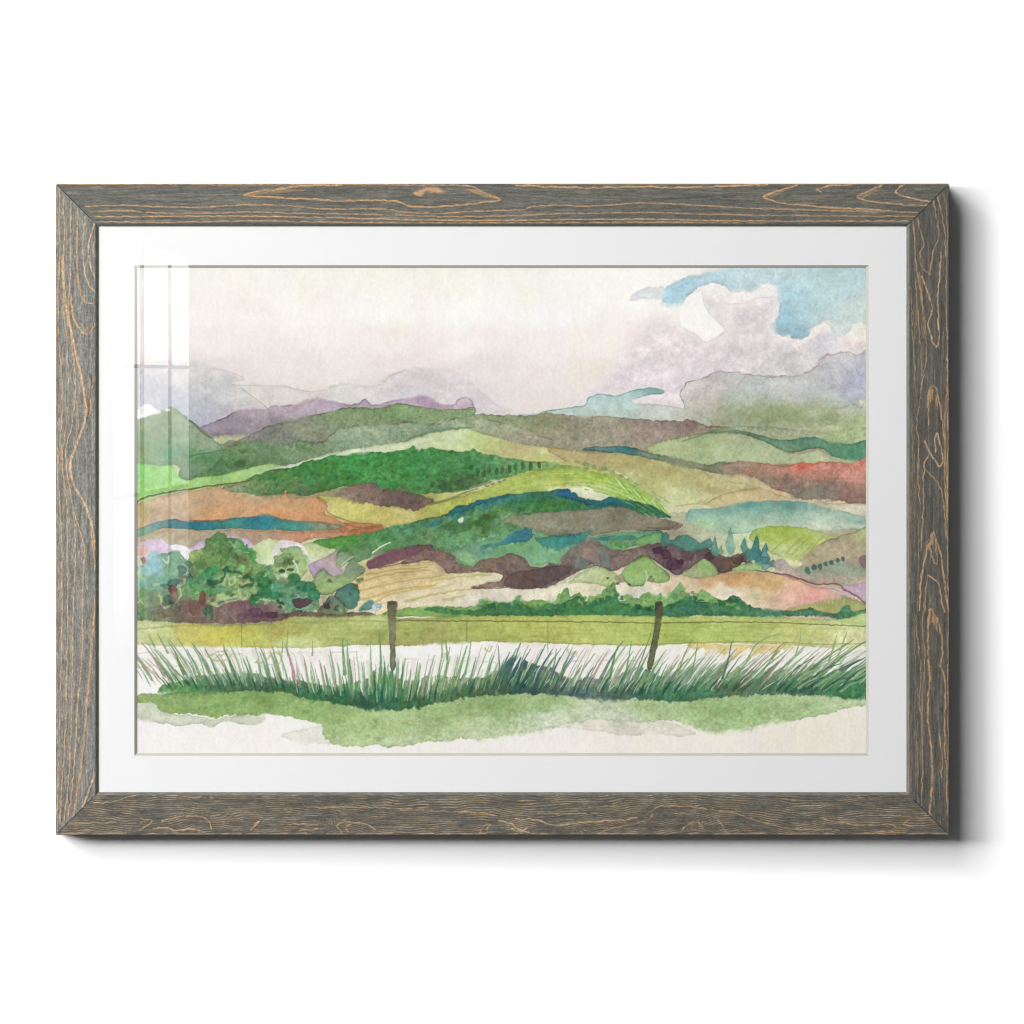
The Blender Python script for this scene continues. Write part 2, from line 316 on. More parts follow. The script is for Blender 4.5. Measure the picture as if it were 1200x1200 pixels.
    wash([(640,545),(760,540),(840,548),(930,575),(1025,580),(1025,600),(900,600),(800,604),(740,590)],[(750,560,'b9b776'),(880,570,'c0b58a'),(1000,590,'cfc6ab')],.95,1.2,.05)
    wash([(440,572),(520,574),(600,552),(660,548),(640,572),(560,590),(500,598),(450,592)],[(480,585,'a9a85e'),(560,575,'bcc27c'),(620,560,'b3bf6a')],.95,1.2,.05)
    # ---- olive slopes at the right
    wash([(640,524),(690,529),(735,530),(760,534),(790,541),(820,549),(840,561),(870,566),(895,574),(870,577),(845,583),(825,592),(800,603),(780,603),(765,588),(745,572),(720,556),(690,546),(665,541)],
         [(690,538,'b9ab7a'),(740,540,'b2aa70'),(780,549,'b5af76'),(830,566,'bbb47e'),(760,562,'b7b574'),(800,578,'c4c894'),(785,592,'ced3a5'),(850,573,'c1b989'),(735,560,'c3c48c')],.97,1.1,.15,mot=.06)
    stroke([(722,553),(735,560),(745,570)],'e2dfc6',1.2,.6,.7)
    wash([(757,526),(775,518),(800,512),(830,507),(860,507),(890,513),(910,523),(930,531),(945,529),(962,527),(975,533),(1025,541),(1025,550),(960,544),(920,544),(870,543),(845,545),(820,545),(790,538),(770,533)],
         [(790,525,'b3c18d'),(830,517,'a4b786'),(862,514,'acb58f'),(860,530,'b2c297'),(920,537,'b1bd93'),(960,533,'b6c099')],.97,1.2,.2,mot=.05)
    wash([(688,524),(720,523),(738,523),(757,529),(790,537),(830,544),(850,541),(868,551),(855,557),(822,551),(790,545),(760,537),(735,532),(688,528)],
         [(700,526,'5a8280'),(735,527,'3f757b'),(760,532,'728972'),(800,543,'878f73'),(840,551,'767a66')],.9,1.2,.25)
    wash([(828,506),(850,503),(875,506),(890,510),(920,516),(940,513),(955,512),(975,518),(1000,520),(1025,516),(1025,540),(990,538),(975,534),(968,527),(950,526),(930,530),(915,527),(900,520),(880,511),(855,508)],
         [(850,506,'8a9778'),(880,510,'6c8a6a'),(920,521,'6a9275'),(950,519,'669378'),(1000,528,'54906f'),(980,525,'5a8f70')],.95,1.2,.25,mot=.08)
    stroke([(800,517),(830,508),(860,506),(890,511)],'5c6e58',.9,.7,.6)
    wash([(843,546),(870,541),(900,543),(925,545),(940,541),(960,542),(985,541),(1000,543),(1025,536),(1025,590),(1000,591),(985,587),(970,585),(945,586),(930,581),(905,571),(890,563),(870,556),(850,555)],
         [(860,548,'9a8d77'),(880,551,'a27f6b'),(910,552,'bd8d7a'),(930,545,'cf7a66'),(945,545,'d06f5c'),(960,551,'cd8e7b'),(1000,558,'cf9380'),(1010,545,'cc7f6c'),(900,562,'918070'),(950,567,'a58a7a'),(940,578,'7f7d6c'),(990,577,'937469'),(1010,586,'8a6d63'),(970,574,'857567'),(920,568,'90786a')],.97,1.5,.4,1.0,mot=.1,mot2=.06,ecol='8a3d30')
    wash([(925,582),(940,573),(960,570),(980,574),(985,585),(960,587)],'7f8273',.5,2,.15)
    wash([(820,594),(840,583),(860,577),(890,572),(905,576),(925,584),(945,587),(985,590),(1025,592),(1025,612),(980,604),(930,591),(895,590),(880,593),(855,598),(835,602)],
         [(850,585,'c8b889'),(890,580,'c6b388'),(960,591,'cfc6ab'),(1000,598,'cdc7b0')],.95,1.0,.3,ecol='9d7f45')
    stroke([(826,591),(842,582),(862,576),(892,571)],'a08348',.6,.5,.7)
    stroke([(793,593),(815,590),(826,588)],'b49c5f',.7,.5,.7)
    wash([(775,605),(800,594),(825,591),(832,597),(812,604)],'dad6b4',.85,1,.05)
    # ---- pale ground of the right middle, lake
    wash([(775,605),(810,600),(1025,605),(1025,690),(900,672),(830,660),(770,635),(745,612)],
         [(800,612,'b3b595'),(830,622,'c5cdaa'),(880,635,'c7d3ab'),(860,660,'b9c69b'),(950,660,'c5c398'),(1010,650,'b3a58d'),(790,625,'a39a80')],.95,1.5,.08)
    wash([(803,606),(810,597),(840,595),(865,590),(890,587),(930,587),(955,590),(985,600),(1025,607),(1025,624),(1000,620),(960,622),(930,620),(890,622),(860,626),(830,620),(808,612)],
         [(812,602,'8db5a4'),(850,599,'80aa9c'),(880,590,'5a9690'),(930,589,'62968c'),(900,597,'78a592'),(850,607,'9cc0ab'),(900,606,'a2c0aa'),(960,594,'86ab9c'),(960,603,'b2c8b4'),(1005,611,'9ab7a8'),(960,614,'c6d2ba'),(900,614,'b6cdb2'),(870,617,'b0cbac'),(830,616,'aecaa4'),(1000,620,'c3cfb8')],.97,1.2,.3,1.1,ecol='4a8580')
    stroke([(809,597),(806,604),(805,612)],'5f9690',.8,.6,.6)
    wash([(878,632),(890,619),(930,617),(965,624),(982,628),(1025,622),(1025,645),(975,665),(950,660),(935,664),(920,655),(905,648),(893,640)],
         [(920,622,'9fb34c'),(900,630,'a4ba57'),(940,632,'a7ba58'),(920,645,'bfcc85'),(970,628,'b9c47f'),(895,640,'c3d09a'),(950,650,'bcc583')],.95,1.2,.15)
    for k in range(9): stroke([(905+k*8,646+k*1.2),(915+k*8,637+k*.5),(930+k*7,628)],['93aa42','c9d49a','9a8a6a'][k%3],1.3,.6,.5)
    wash([(934,662),(945,649),(965,636),(985,627),(1000,624),(1025,622),(1025,692),(1000,692),(975,674),(960,664),(940,668)],
         [(955,650,'b0a385'),(990,640,'b2a58c'),(1000,655,'af9f88'),(1010,628,'b0b080'),(980,668,'aa9d89')],.92,1.2,.2,mot=.08)
    stroke([(973,624),(980,617),(988,619),(993,626)],'a39a90',.6,.5,.7)
    # ---- strong green wood
    F1=[(258,573),(285,563),(300,557),(325,549),(345,547),(360,541),(375,538),(390,533),(400,534),(420,531),(440,530),(460,529),(478,527),(484,521),(490,527),(505,524),(517,527),(530,528),(545,529),(555,526),(565,531),(590,536),(620,540),(650,543),(682,549),(640,551),(615,553),(600,557),(580,564),(560,570),(545,573),(530,577),(510,578),(495,580),(480,582),(465,576),(450,573),(425,572),(400,571),(380,575),(360,580),(340,578),(315,579),(300,581),(280,578)]
    wash(F1,[(270,573,'8c9a72'),(300,570,'6a8a55'),(320,560,'518444'),(370,550,'43853c'),(420,545,'419548'),(410,560,'3f803a'),(460,545,'438b42'),(490,545,'388645'),(520,550,'428749'),(560,545,'52905d'),(600,548,'66985f'),(640,545,'8bac68'),(670,548,'a2b865'),(540,566,'4f7042'),(350,573,'58754a'),(450,558,'4c9149'),(430,535,'3f9148')],.98,1.6,.25,mot=.13,mot2=.09)
    dabs(120,(300,560,528,575),5,3.2,['2f7a38','5aa055','3a7e36','4fa05a','35703a','64a862','47803f'],.42,poly=F1)
    dabs(30,(490,600,535,560),5,3,['4f9058','6fa673','3f7a48'],.35,poly=F1)
    stipple(420, F1, 1.1, 2.2, .22, .75, 0, 1.3, .05, 1)
    for i,(x,y,h) in enumerate(((552,548,3),(560,553,5),(567,555,5),(574,552,4.5),(582,552,4.5),(589,551,4.5),(597,550,5),(604,547,5),(613,545,5),(622,546,4.5),(632,545,3.5))):
        dab(x,y,2.3,h,['34653a','3d6f40'][i%2],.85,.1,.2,.6)
    for x in range(642,690,9): dab(x,546+(x-642)*.06,3,2.2,'7d9e55',.6)
    dabs(12,(505,550,565,574),5,3,['3c6238','4a4f38'],.6)
    wash([(546,575),(560,569),(576,563),(592,561),(580,567),(560,574)],'d0d5a8',.85,.9,.05)
    for x,y in ((570,569),(577,567),(585,564),(591,563)): dab(x,y,3,1.6,'7a7350',.7)
    wash([(300,581),(320,577),(345,577),(360,581),(380,575),(398,572),(420,574),(400,582),(370,585),(340,582)],'6f7d55',.5,1.5,.15)
    # ---- gold field sweeping under the wood
    wash([(370,580),(400,583),(430,588),(450,592),(480,598),(500,592),(530,585),(560,575),(590,564),(620,554),(655,549),(700,553),(740,567),(765,583),(785,603),(770,606),(740,592),(700,582),(650,576),(600,580),(560,592),(520,604),(480,613),(450,617),(420,616),(398,608),(383,602),(386,592)],
         [(390,590,'cdc978'),(420,600,'c5c26b'),(450,605,'c2b766'),(475,602,'c2b877'),(500,600,'b8b95f'),(540,590,'b2b85b'),(580,575,'afbb5d'),(620,562,'a7ba57'),(660,554,'a5bb53'),(700,560,'a1bc50'),(740,578,'a5c766'),(640,568,'b9c56f'),(690,572,'cdd69b')],.97,1.1,.15,mot=.07)
    stroke([(372,582),(382,590),(384,600),(398,607),(420,613),(447,615)],'9a5f35',.8,.5,.75)
    wash([(640,575),(660,570),(690,572),(718,584),(704,588),(685,584),(664,575)],'e0e3c6',.85,1.0,.05)
    for y0,c,w in ((553,'8eac45',1.5),(557,'c5cf80',1),(561,'95b64a',1.6),(566,'cfd797',.9),(570,'8fb548',1.2)):
        stroke([(600,y0+5),(640,y0-1),(675,y0-2),(705,y0+4),(735,y0+15),(762,y0+32)],c,.4,w*.6,.55)
    for k in range(12):
        x=722+k*5.2; y=567+k*3.2
        stroke([(x-5,y-9),(x+3,y+1),(x+9,y+7)],['86bd42','e3e8c2','6fa83f','a9cf6c'][k%4],.9,.4,.65)
    wash([(393,579),(403,573),(425,568),(436,567),(450,573),(470,575),(490,580),(504,585),(510,590),(493,594),(484,599),(465,594),(445,593),(425,589),(400,583)],
         [(405,578,'857766'),(425,573,'866a62'),(440,582,'7c6a5f'),(470,585,'6b5556'),(485,590,'674f50'),(500,588,'7a6a5a')],.93,1.8,.2,soft=.9,mot=.1)
    dabs(16,(415,500,572,594),5,2.5,['57434a','8c7566','6b5550','4f5a40'],.5)
    stroke([(500,592),(520,587),(545,578),(560,572)],'6a6a45',1.8,.8,.6,1.2)
    # ---- sienna field at the left
    wash([(150,603),(163,590),(190,581),(220,575),(258,571),(275,578),(300,581),(328,582),(335,574),(340,583),(365,581),(374,585),(384,593),(381,602),(393,606),(400,611),(447,615),(447,622),(410,630),(390,627),(350,624),(300,627),(250,628),(150,634)],
         [(166,600,'b5a16d'),(190,590,'c7aa8c'),(230,592,'c9a986'),(280,592,'d2a57c'),(320,600,'d09768'),(370,597,'cf9a6b'),(340,588,'caa377'),(420,617,'b87f57'),(200,608,'bfa68a'),(250,603,'d09f70'),(300,582,'c0a880')],.97,1.1,.18,mot=.06)
    stroke([(156,596),(165,585),(190,578),(220,573),(260,568),(292,563)],'523a38',1.1,.7,.85,.8)
    stroke([(170,588),(190,583),(222,578)],'b09080',.6,.5,.5)
    # ---- teal hedge stripe
    wash([(152,626),(170,616),(190,610),(203,608),(221,611),(260,610),(275,607),(300,605),(311,603),(325,607),(345,611),(380,612),(402,616),(390,621),(350,622),(300,621),(270,619),(240,622),(221,621),(190,619),(165,629)],
         [(166,620,'7aa083'),(185,613,'5b9290'),(215,614,'2a7684'),(240,616,'297985'),(270,612,'3d9084'),(300,609,'297b8f'),(316,608,'2f7f88'),(340,615,'489586'),(385,617,'8a9478')],.96,.9,.25,mot=.09,ecol='4a3a32')
    stroke([(222,610),(250,610),(270,608)],'6a4a3a',.7,.5,.7); stroke([(322,607),(345,611),(382,612)],'6f5a48',.8,.5,.6)
    wash([(150,636),(165,628),(200,622),(240,623),(270,620),(300,622),(340,623),(400,622),(440,616),(450,622),(400,629),(365,632),(350,637),(330,642),(300,640),(285,634),(262,631),(240,638),(215,645),(190,640),(150,642)],
         [(180,630,'b7b18d'),(220,630,'b6a98b'),(260,626,'b3a78d'),(300,630,'b29b84'),(350,628,'c58d6d'),(390,627,'c69471'),(425,619,'b0764f')],.93,1.1,.2,mot=.06)
    stroke([(396,619),(401,624),(406,620),(403,617)],'95513c',.7,.6,.8); dab(401,620,4,3,'b26a4c',.7)
    stroke([(405,615),(430,619),(448,616)],'93553a',.9,.6,.6)
    # ---- blue-green hill of the centre
    H1=[(355,641),(370,634),(400,628),(430,625),(450,619),(480,613),(500,608),(522,603),(535,595),(560,588),(590,580),(620,577),(650,575),(664,572),(680,584),(700,587),(720,583),(735,586),(760,591),(780,601),(786,607),(770,607),(740,612),(700,625),(650,640),(600,655),(560,668),(530,660),(500,645),(470,645),(440,650),(415,660),(400,655),(380,647)]
    wash(H1,[(530,599,'3a7a80'),(560,590,'34747e'),(600,582,'357571'),(640,579,'3a7a5c'),(690,588,'2f7262'),(740,590,'2f6d56'),(770,602,'376d52'),(620,592,'3d7a42'),(660,592,'427d40'),(560,602,'578c59'),(520,612,'568b65'),(480,620,'538c63'),(450,628,'4b8750'),(400,634,'56953f'),(380,640,'5a9a45'),(500,628,'68925f'),(565,612,'4b7633'),(540,628,'649865'),(590,605,'72a06c'),(430,640,'5f8f58'),(580,640,'82b184')],.97,1.3,.22,mot=.12,mot2=.08)
    dabs(60,(440,620,600,640),6,3,['3f7f50','7aab74','4c7a38','6ba076','35704a','86b27f'],.42,poly=H1,ang=-.4)
    dabs(34,(580,700,582,600),6,2.5,['2f6d38','4c8a3f','58913f','2b6d52'],.45,poly=H1,ang=-.1)
    for x,y,rx in ((560,612,9),(548,618,8),(575,604,9),(520,617,8),(570,622,7)): dab(x,y,rx,3.4,'456f2c',.6,-.5)
    stipple(420, H1, 1.1, 2.4, .22, .7, -.4, 1.7, .06, 2)
    wash([(523,604),(535,594),(545,592),(560,587),(580,582),(597,580),(590,584),(570,590),(550,597),(535,602)],[(530,602,'2a7073'),(560,590,'286e72'),(590,582,'2f6f78')],.85,1.8,.25)
    wash([(650,580),(656,575),(664,572),(672,577),(680,584),(700,586),(716,583),(735,586),(760,593),(752,596),(720,592),(695,592),(670,586)],[(664,575,'265f90'),(690,588,'2a6b7a'),(715,586,'266a7c'),(750,593,'2f6a52')],.85,1.8,.22)
    dab(512,613,7,3,'2f7474',.75,-.3); dab(505,616,5,3,'357a72',.6,-.3)
    dab(540,609,4,3,'dbe2cc',.9,-.5); stroke([(436,648),(446,641),(457,636)],'f0ece0',.9,.6,.95)
    wash([(588,613),(600,604),(620,601),(660,599),(690,597),(720,593),(750,601),(775,608),(800,613),(790,620),(760,622),(740,621),(700,627),(680,629),(660,626),(650,629),(630,624),(610,617)],
         [(610,610,'90977a'),(640,612,'958e78'),(680,610,'8b826f'),(740,610,'87806c'),(780,614,'887c6e'),(660,622,'8a8a74')],.93,1.5,.25,mot=.1)
    stroke([(665,600),(672,610),(690,618)],'7a7264',.5,.4,.5); stroke([(758,618),(785,619),(795,613)],'5c4a48',.7,.5,.7)
    wash([(533,655),(528,647),(545,640),(580,630),(600,622),(620,620),(650,629),(680,629),(690,630),(720,625),(745,622),(775,622),(775,632),(735,642),(700,652),(660,655),(653,665),(640,661),(625,664),(615,656),(600,651),(580,656),(560,660),(550,664)],
         [(550,655,'8fb684'),(580,643,'72a776'),(610,640,'7cb07c'),(650,648,'83b688'),(690,640,'5f9d80'),(730,633,'6f9d6b'),(770,628,'5f9472'),(560,645,'6fa087')],.95,1.6,.18,mot=.09)
    wash([(560,642),(575,638),(590,633),(600,625),(612,619),(625,624),(623,631),(610,635),(600,637),(580,641)],[(612,627,'2f7594'),(600,632,'2f7690'),(575,639,'4c8c84')],.82,2.6,.2)
    wash([(628,629),(650,628),(670,627),(690,623),(688,632),(670,637),(652,644),(636,641),(632,635)],[(640,633,'3f8f80'),(660,633,'3a8b88'),(680,628,'44938a')],.84,2.6,.2)
    wash([(695,632),(720,628),(742,628),(745,632),(720,633)],'3f8580',.8,1.2,.15)
    wash([(742,636),(755,628),(772,624),(776,630),(765,637),(748,640)],'78a866',.9,1,.2); wash([(716,634),(728,636),(735,642),(728,648),(718,642)],'7fae66',.85,1,.2)
    dab(725,638,5,4,'4a8a4a',.8)
    # ---- striped wheat field and the pale ground before it
    wash([(410,665),(440,658),(480,655),(505,655),(520,668),(560,670),(600,674),(640,690),(700,664),(760,670),(800,676),(830,674),(880,670),(930,678),(1025,712),(1025,722),(430,722),(412,700)],
         [(425,665,'c6bd8a'),(450,668,'cbb57c'),(480,664,'c6b277'),(505,675,'d6c08f'),(540,688,'dfd3b0'),(440,690,'ddc48f'),(440,708,'e5d6b0'),(480,705,'e3d8ba'),(560,705,'e6dfd0'),(600,698,'e5decb'),(660,690,'e3dec3'),(700,690,'dfdabb'),(760,700,'e4dece'),(800,686,'e0cdb0'),(830,680,'d6ae82'),(860,677,'c99e68'),(900,684,'cba771'),(880,700,'d3c99f'),(850,694,'e3d9c3'),(925,697,'e1b5a3'),(955,697,'e4a89c'),(990,706,'cdb09f'),(860,705,'eee8dc')],.97,1.0,.1,mot=.05)
    for i,(p,c) in enumerate((([(418,684),(440,677),(470,671),(505,668)],'a89a50'),([(416,694),(445,687),(480,680),(520,674)],'b3a35a'),([(425,703),(450,695),(470,690),(510,686)],'b8a552'),
        ([(440,706),(455,697),(480,692),(505,688)],'c2ac68'),([(475,705),(500,699),(530,693),(560,689)],'aeb06a'),([(520,704),(535,700),(545,698)],'b3b06c'),([(430,673),(460,668),(500,665)],'b39a5c'),
        ([(505,680),(530,677),(545,675)],'b5b866'),([(548,676),(560,674),(575,674)],'b0b85a'),([(510,690),(525,686),(530,685)],'c0c488'),([(555,688),(575,682),(590,680)],'a9c07e'))):
        stroke(p,c,1.6,.8,.7,1.0)
    for i in range(8): stroke([(420+i*3,700-i*5),(450+i*4,690-i*4.2),(490+i*4,682-i*3)],['e6d2a6','e0c594','d9c9a0'][i%3],1,.6,.45,1)
    wash([(432,656),(458,645),(480,640),(500,638),(507,640),(498,648),(480,654),(458,661),(432,667)],[(445,656,'714b57'),(480,647,'78525c'),(500,642,'6d5152')],.95,1.1,.25,ecol='3f2530')
    BR=[(498,643),(512,643),(530,650),(535,660),(545,664),(555,664),(560,657),(580,654),(592,650),(603,649),(615,655),(622,664),(640,664),(645,659),(655,662),(658,652),(668,643),(682,634),(692,632),(702,634),(712,641),(730,645),(750,641),(765,637),(780,636),(790,640),(805,645),(825,641),(845,650),(862,654),(875,645),(879,652),(870,660),(857,667),(848,671),(838,668),(825,656),(812,664),(800,672),(790,673),(780,666),(765,656),(750,654),(735,662),(720,669),(710,666),(700,663),(680,668),(660,679),(640,688),(615,690),(590,688),(560,690),(552,688),(570,684),(585,680),(590,674),(575,671),(560,670),(545,671),(525,671),(516,662),(503,656),(470,662),(482,652)]
    wash(BR,[(505,648,'856a64'),(515,660,'8a7069'),(540,667,'856d63'),(570,663,'84705f'),(590,660,'776458'),(605,655,'75655c'),(620,675,'76645c'),(650,672,'6b5955'),(640,682,'665450'),(680,650,'7b7367'),(695,645,'8a7770'),(705,655,'7f7a70'),(720,655,'7d7069'),(750,648,'7d706a'),(770,645,'6a4f59'),(790,660,'634b54'),(800,655,'77605f'),(850,660,'6a574d'),(830,650,'675055'),(565,687,'8e7068')],.96,1.2,.3,1.1,mot=.12,mot2=.07,ecol='3d2b28')
    stipple(130, BR, 1.2, 2.6, .13, .6, .2, 1.4, .04, 9)
    wash([(592,688),(594,676),(606,670),(622,668),(645,664),(668,663),(666,672),(650,681),(630,688)],[(610,680,'5f4e4a'),(650,670,'5a4a4a')],.7,1,.3,ecol='382624')
    wash([(672,668),(676,650),(684,655),(690,664)],'6f7a70',.7,.8,.2); wash([(680,648),(692,634),(702,645),(700,660),(690,658)],'957f74',.7,.8,.2); wash([(702,640),(712,646),(716,665),(704,664)],'77807a',.7,.8,.2)
    wash([(716,655),(730,650),(742,655),(735,663),(722,666)],'8c7a72',.6,.8,.2)
    for x,y,r,c in ((771,645,6,'432a3c'),(781,650,7,'4a3040'),(798,659,4,'3a2030'),(790,662,9,'50384a'),(778,640,5,'59404c'),(805,650,8,'604850'),(832,652,6,'4a3640'),(848,662,10,'66534a'),(865,655,8,'5c483f')): dab(x,y,r,r*.75,c,.75,0,.3)
    # crop rows curving over the shoulder of the bright field
    for r in range(7):
        for k in range(15):
            t = k/14; x = 668+r*3+t*(112-r*6); y = 546+r*4.6+t*t*(34-r*1.2)+t*6
            if (k*7+r*3) % 5: stroke([(x,y),(x+4.5,y+1.2+t*2.2)], ['7ba53f','92b84e','6b9a44','a9c46a'][(k+r)%4], 1.0, .5, .6)
    for x,y in ((676,541),(686,543),(697,546),(708,549),(719,553),(728,557),(737,562),(745,568)): dab(x,y,3.2,2.2,['6f9a4c','83a85a'][int(x)%2],.7,.4,.1,1.2)
    # dark accents under the woods and the ridge
    for p,c in (([(300,581),(330,579),(345,578),(362,581)],'4c5a3c'),([(505,577),(530,577),(550,573),(575,565)],'4f5238'),([(600,624),(640,629),(662,627)],'5f5e50'),([(438,666),(470,661),(500,656),(515,662),(525,671),(545,671),(560,670),(575,671)],'55423c'),([(555,690),(590,689),(615,690),(640,688),(660,679),(680,668),(700,663)],'44332f'),([(700,663),(712,667),(722,668)],'4a3a34'),([(766,656),(780,666),(790,673),(800,672),(812,664)],'3f2c34'),([(838,668),(848,671),(857,667),(868,660)],'47362f')):
        stroke(p,c,.7,.5,.75,1.1,.4,4,.35)
    # conifers
    wash([(774,640),(776,626),(783,625),(785,634),(800,627),(812,630),(820,636),(833,630),(833,642),(812,646),(798,644),(788,640)],[(780,632,'3f7f74'),(800,635,'447f70'),(825,636,'5b8f86')],.9,1.2,.2)
    for x,yb,w,h,c in ((838,652,5,24,'5f9488'),(856,650,6,32,'86ad97'),(872,648,4.5,18,'4f8a7d'),(887,658,7,30,'3a7a78'),(897,662,6,26,'5c9390'),(845,650,3,12,'7da08a')):
        wash([(x-w*.3,yb),(x-w,yb-h*.35),(x-w*.6,yb-h*.65),(x-w*.25,yb-h*.85),(x+.5,yb-h),(x+w*.4,yb-h*.8),(x+w*.6,yb-h*.5),(x+w,yb-h*.25),(x+w*.4,yb)],c,.88,.8,.22)
    for x,y,r,c in ((882,650,9,'3f7f7a'),(893,658,9,'4f8886'),(906,661,5,'5f8086'),(897,664,6,'6a9a96'),(877,659,4,'584a45')): dab(x,y,r,r*.8,c,.8,0,.25)
    wash([(905,661),(915,655),(922,658),(925,664),(932,664),(936,668),(925,672),(910,668)],'a89c9c',.8,1,.35,ecol='5a4a50')
    wash([(920,655),(938,658),(940,663),(930,664)],'dfe0b4',.8,.8,.05)
    # right bank
    wash([(905,672),(930,668),(940,664),(960,660),(985,656),(1000,664),(1025,664),(1025,700),(1000,695),(985,687),(965,684),(940,680)],[(920,671,'c9b0a8'),(950,670,'9ba38f'),(975,664,'97a58f'),(990,676,'96a490'),(1010,668,'93a28c'),(970,680,'bb9f90'),(1010,685,'bba38f'),(940,678,'b39a92')],.9,1.4,.15,mot=.08)
    wash([(985,690),(1000,686),(1025,684),(1025,712),(1003,698)],'c4a8c2',.85,1.2,.1)
    dab(1013,658,6,8,'7f6070',.8); dab(985,678,10,6,'b89f8d',.6)
    for i,(x,y) in enumerate(((947,669),(954,665),(961,664),(968,661),(975,660),(982,657),(988,655))): dab(x,y,3 if i<3 else 2.4,4 if i<3 else 3,'45685a',.85,-.4,.25,.7)
    stroke([(842,672),(860,668),(880,668),(905,671),(925,674),(945,681),(962,685),(980,684),(990,691),(1003,698),(1018,711)],'6a4440',1.0,.8,.85,.9)
    stroke([(915,673),(935,680),(955,688),(975,690),(990,695)],'a06a60',.8,.5,.6)
    wash([(858,669),(868,662),(885,659),(895,665),(880,669)],'9dbb7a',.85,1,.2)
    # pale shrubs
    wash([(665,683),(678,674),(690,667),(705,665),(722,672),(728,681),(715,688),(700,685),(682,683)],[(680,679,'c6cf9c'),(700,672,'b8c58e'),(720,680,'abc084')],.93,1.1,.2)
    wash([(730,668),(745,656),(758,652),(770,662),(782,671),(784,680),(772,684),(760,681),(755,686),(740,687),(731,679)],[(745,665,'8fb468'),(765,672,'93b770'),(740,680,'98ba76')],.95,1.1,.28)
    stroke([(756,669),(759,677),(756,685)],'e2dfc4',.8,.6,.9); dab(763,680,4,3,'7f8a58',.7); dab(728,678,6,5,'8f8f6a',.7)
    for x,y in ((712,677),(724,684),(738,685),(763,676)): dab(x,y,1.6,1.4,'5a4030',.8)
    wash([(799,673),(812,664),(824,655),(833,660),(842,670),(836,675),(815,678)],[(810,672,'b0bd8c'),(828,665,'93b671')],.93,1,.28)
    stroke([(803,671),(813,667),(817,660),(816,668),(806,673)],'8a8068',.5,.4,.7)
    # ---- hedge line
    wash([(455,722),(470,713),(500,711),(540,711),(558,709),(562,703),(572,701),(580,706),(600,705),(605,699),(610,697),(613,705),(630,703),(645,707),(655,706),(658,695),(665,689),(669,699),(680,694),(686,704),(700,700),(708,691),(715,689),(720,682),(723,690),(725,705),(735,702),(739,696),(744,705),(753,697),(762,694),(780,701),(787,694),(794,684),(799,683),(803,695),(804,704),(815,699),(821,690),(828,694),(838,700),(850,704),(870,712),(860,721),(600,724)],
         [(480,716,'86b060'),(520,715,'7eab5c'),(570,706,'7ba861'),(610,704,'74a35c'),(665,697,'7dac66'),(715,700,'6d9d5e'),(765,702,'8ab86e'),(797,693,'79a86c'),(825,700,'85b56a'),(700,715,'6a9c55'),(850,712,'75a55a')],.96,1.3,.22)
    wash([(920,715),(940,710),(965,704),(985,702),(990,697),(997,703),(1010,706),(1025,714),(1020,720),(990,722),(940,718)],[(950,712,'a9aa6a'),(990,708,'a3a868')],.9,1.2,.2)
    for k in range(12): stroke([(960+k*4.5,711-k*.4),(961+k*4.5,704-k*.5)],'9aa05f',1.2,.6,.6)
    D=[(498,716),(510,711),(530,714),(555,715),(566,714),(570,709),(585,708),(598,708),(605,706),(609,702),(613,708),(625,712),(640,708),(652,708),(662,706),(672,700),(681,699),(685,708),(694,709),(705,705),(714,698),(720,690),(724,704),(730,708),(740,706),(748,707),(756,712),(770,714),(782,709),(795,704),(802,703),(804,696),(808,696),(810,704),(825,706),(840,706),(850,705),(858,699),(866,699),(874,706),(885,712),(900,714),(930,716),(950,713),(970,719),(982,718),(988,710),(996,711),(1000,717),(1020,712),(1016,720),(995,728),(972,723),(930,722),(880,723),(840,721),(815,721),(800,725),(770,721),(740,723),(715,725),(700,721),(660,722),(640,724),(620,725),(600,721),(560,722)]
    wash(D,[(520,716,'4f8550'),(580,714,'43794a'),(620,716,'3c7546'),(680,712,'448049'),(715,710,'448550'),(700,718,'3c7d48'),(790,713,'3e7550'),(805,712,'387058'),(860,708,'43805a'),(900,718,'468060'),(960,720,'4b8563'),(1000,718,'57906a')],.96,1.5,.25,mot=.12,mot2=.08)
    dabs(60,(510,880,704,722),3.5,2.6,['2f6a40','5a9a5c','3a7a55','4f8d50'],.45,poly=D)
    for k in range(64):
        x = RS.uniform(545,868); y = np.interp(x,[545,570,590,610,640,665,690,720,745,765,797,820,850,870],[711,704,706,701,706,695,701,688,702,698,690,697,703,709])+RS.uniform(0,7)
        dab(x, y, RS.uniform(2.2,4.6), RS.uniform(2,4.2), ['86b266','79a85f','90b873','6d9d5e','5f9458'][k%5], .8, 0, .22, 1.4)
    for k in range(70):
        x = RS.uniform(560,880); y = np.interp(x,[560,570,598,610,640,662,680,694,720,740,756,782,806,850,862,880],[714,710,708,703,708,706,700,708,693,706,711,709,700,706,700,711])+RS.uniform(0,5)
        dab(x, y, RS.uniform(1.8,3.8), RS.uniform(1.6,3.2), ['3f7a4c','35704a','4b8a58','2f6a48'][k%4], .85, 0, .2, 1.4)
    stipple(170, D, 1.1, 2.2, .2, .6, 0, 1.2, .05, 12)
    wash([(462,726),(475,723),(510,724),(518,727),(480,728)],'efebe0',.9,.7,.02)
    # ---- left thicket
    wash([(150,655),(162,637),(185,631),(195,637),(210,640),(222,642),(235,633),(255,627),(275,628),(293,633),(298,641),(293,648),(270,645),(255,655),(225,670),(200,665),(175,670),(150,680)],[(170,650,'d8c6cf'),(190,640,'d6bfda'),(235,635,'d2b9d2'),(285,637,'cdb2cf'),(215,655,'dccadd')],.95,1.0,.12)
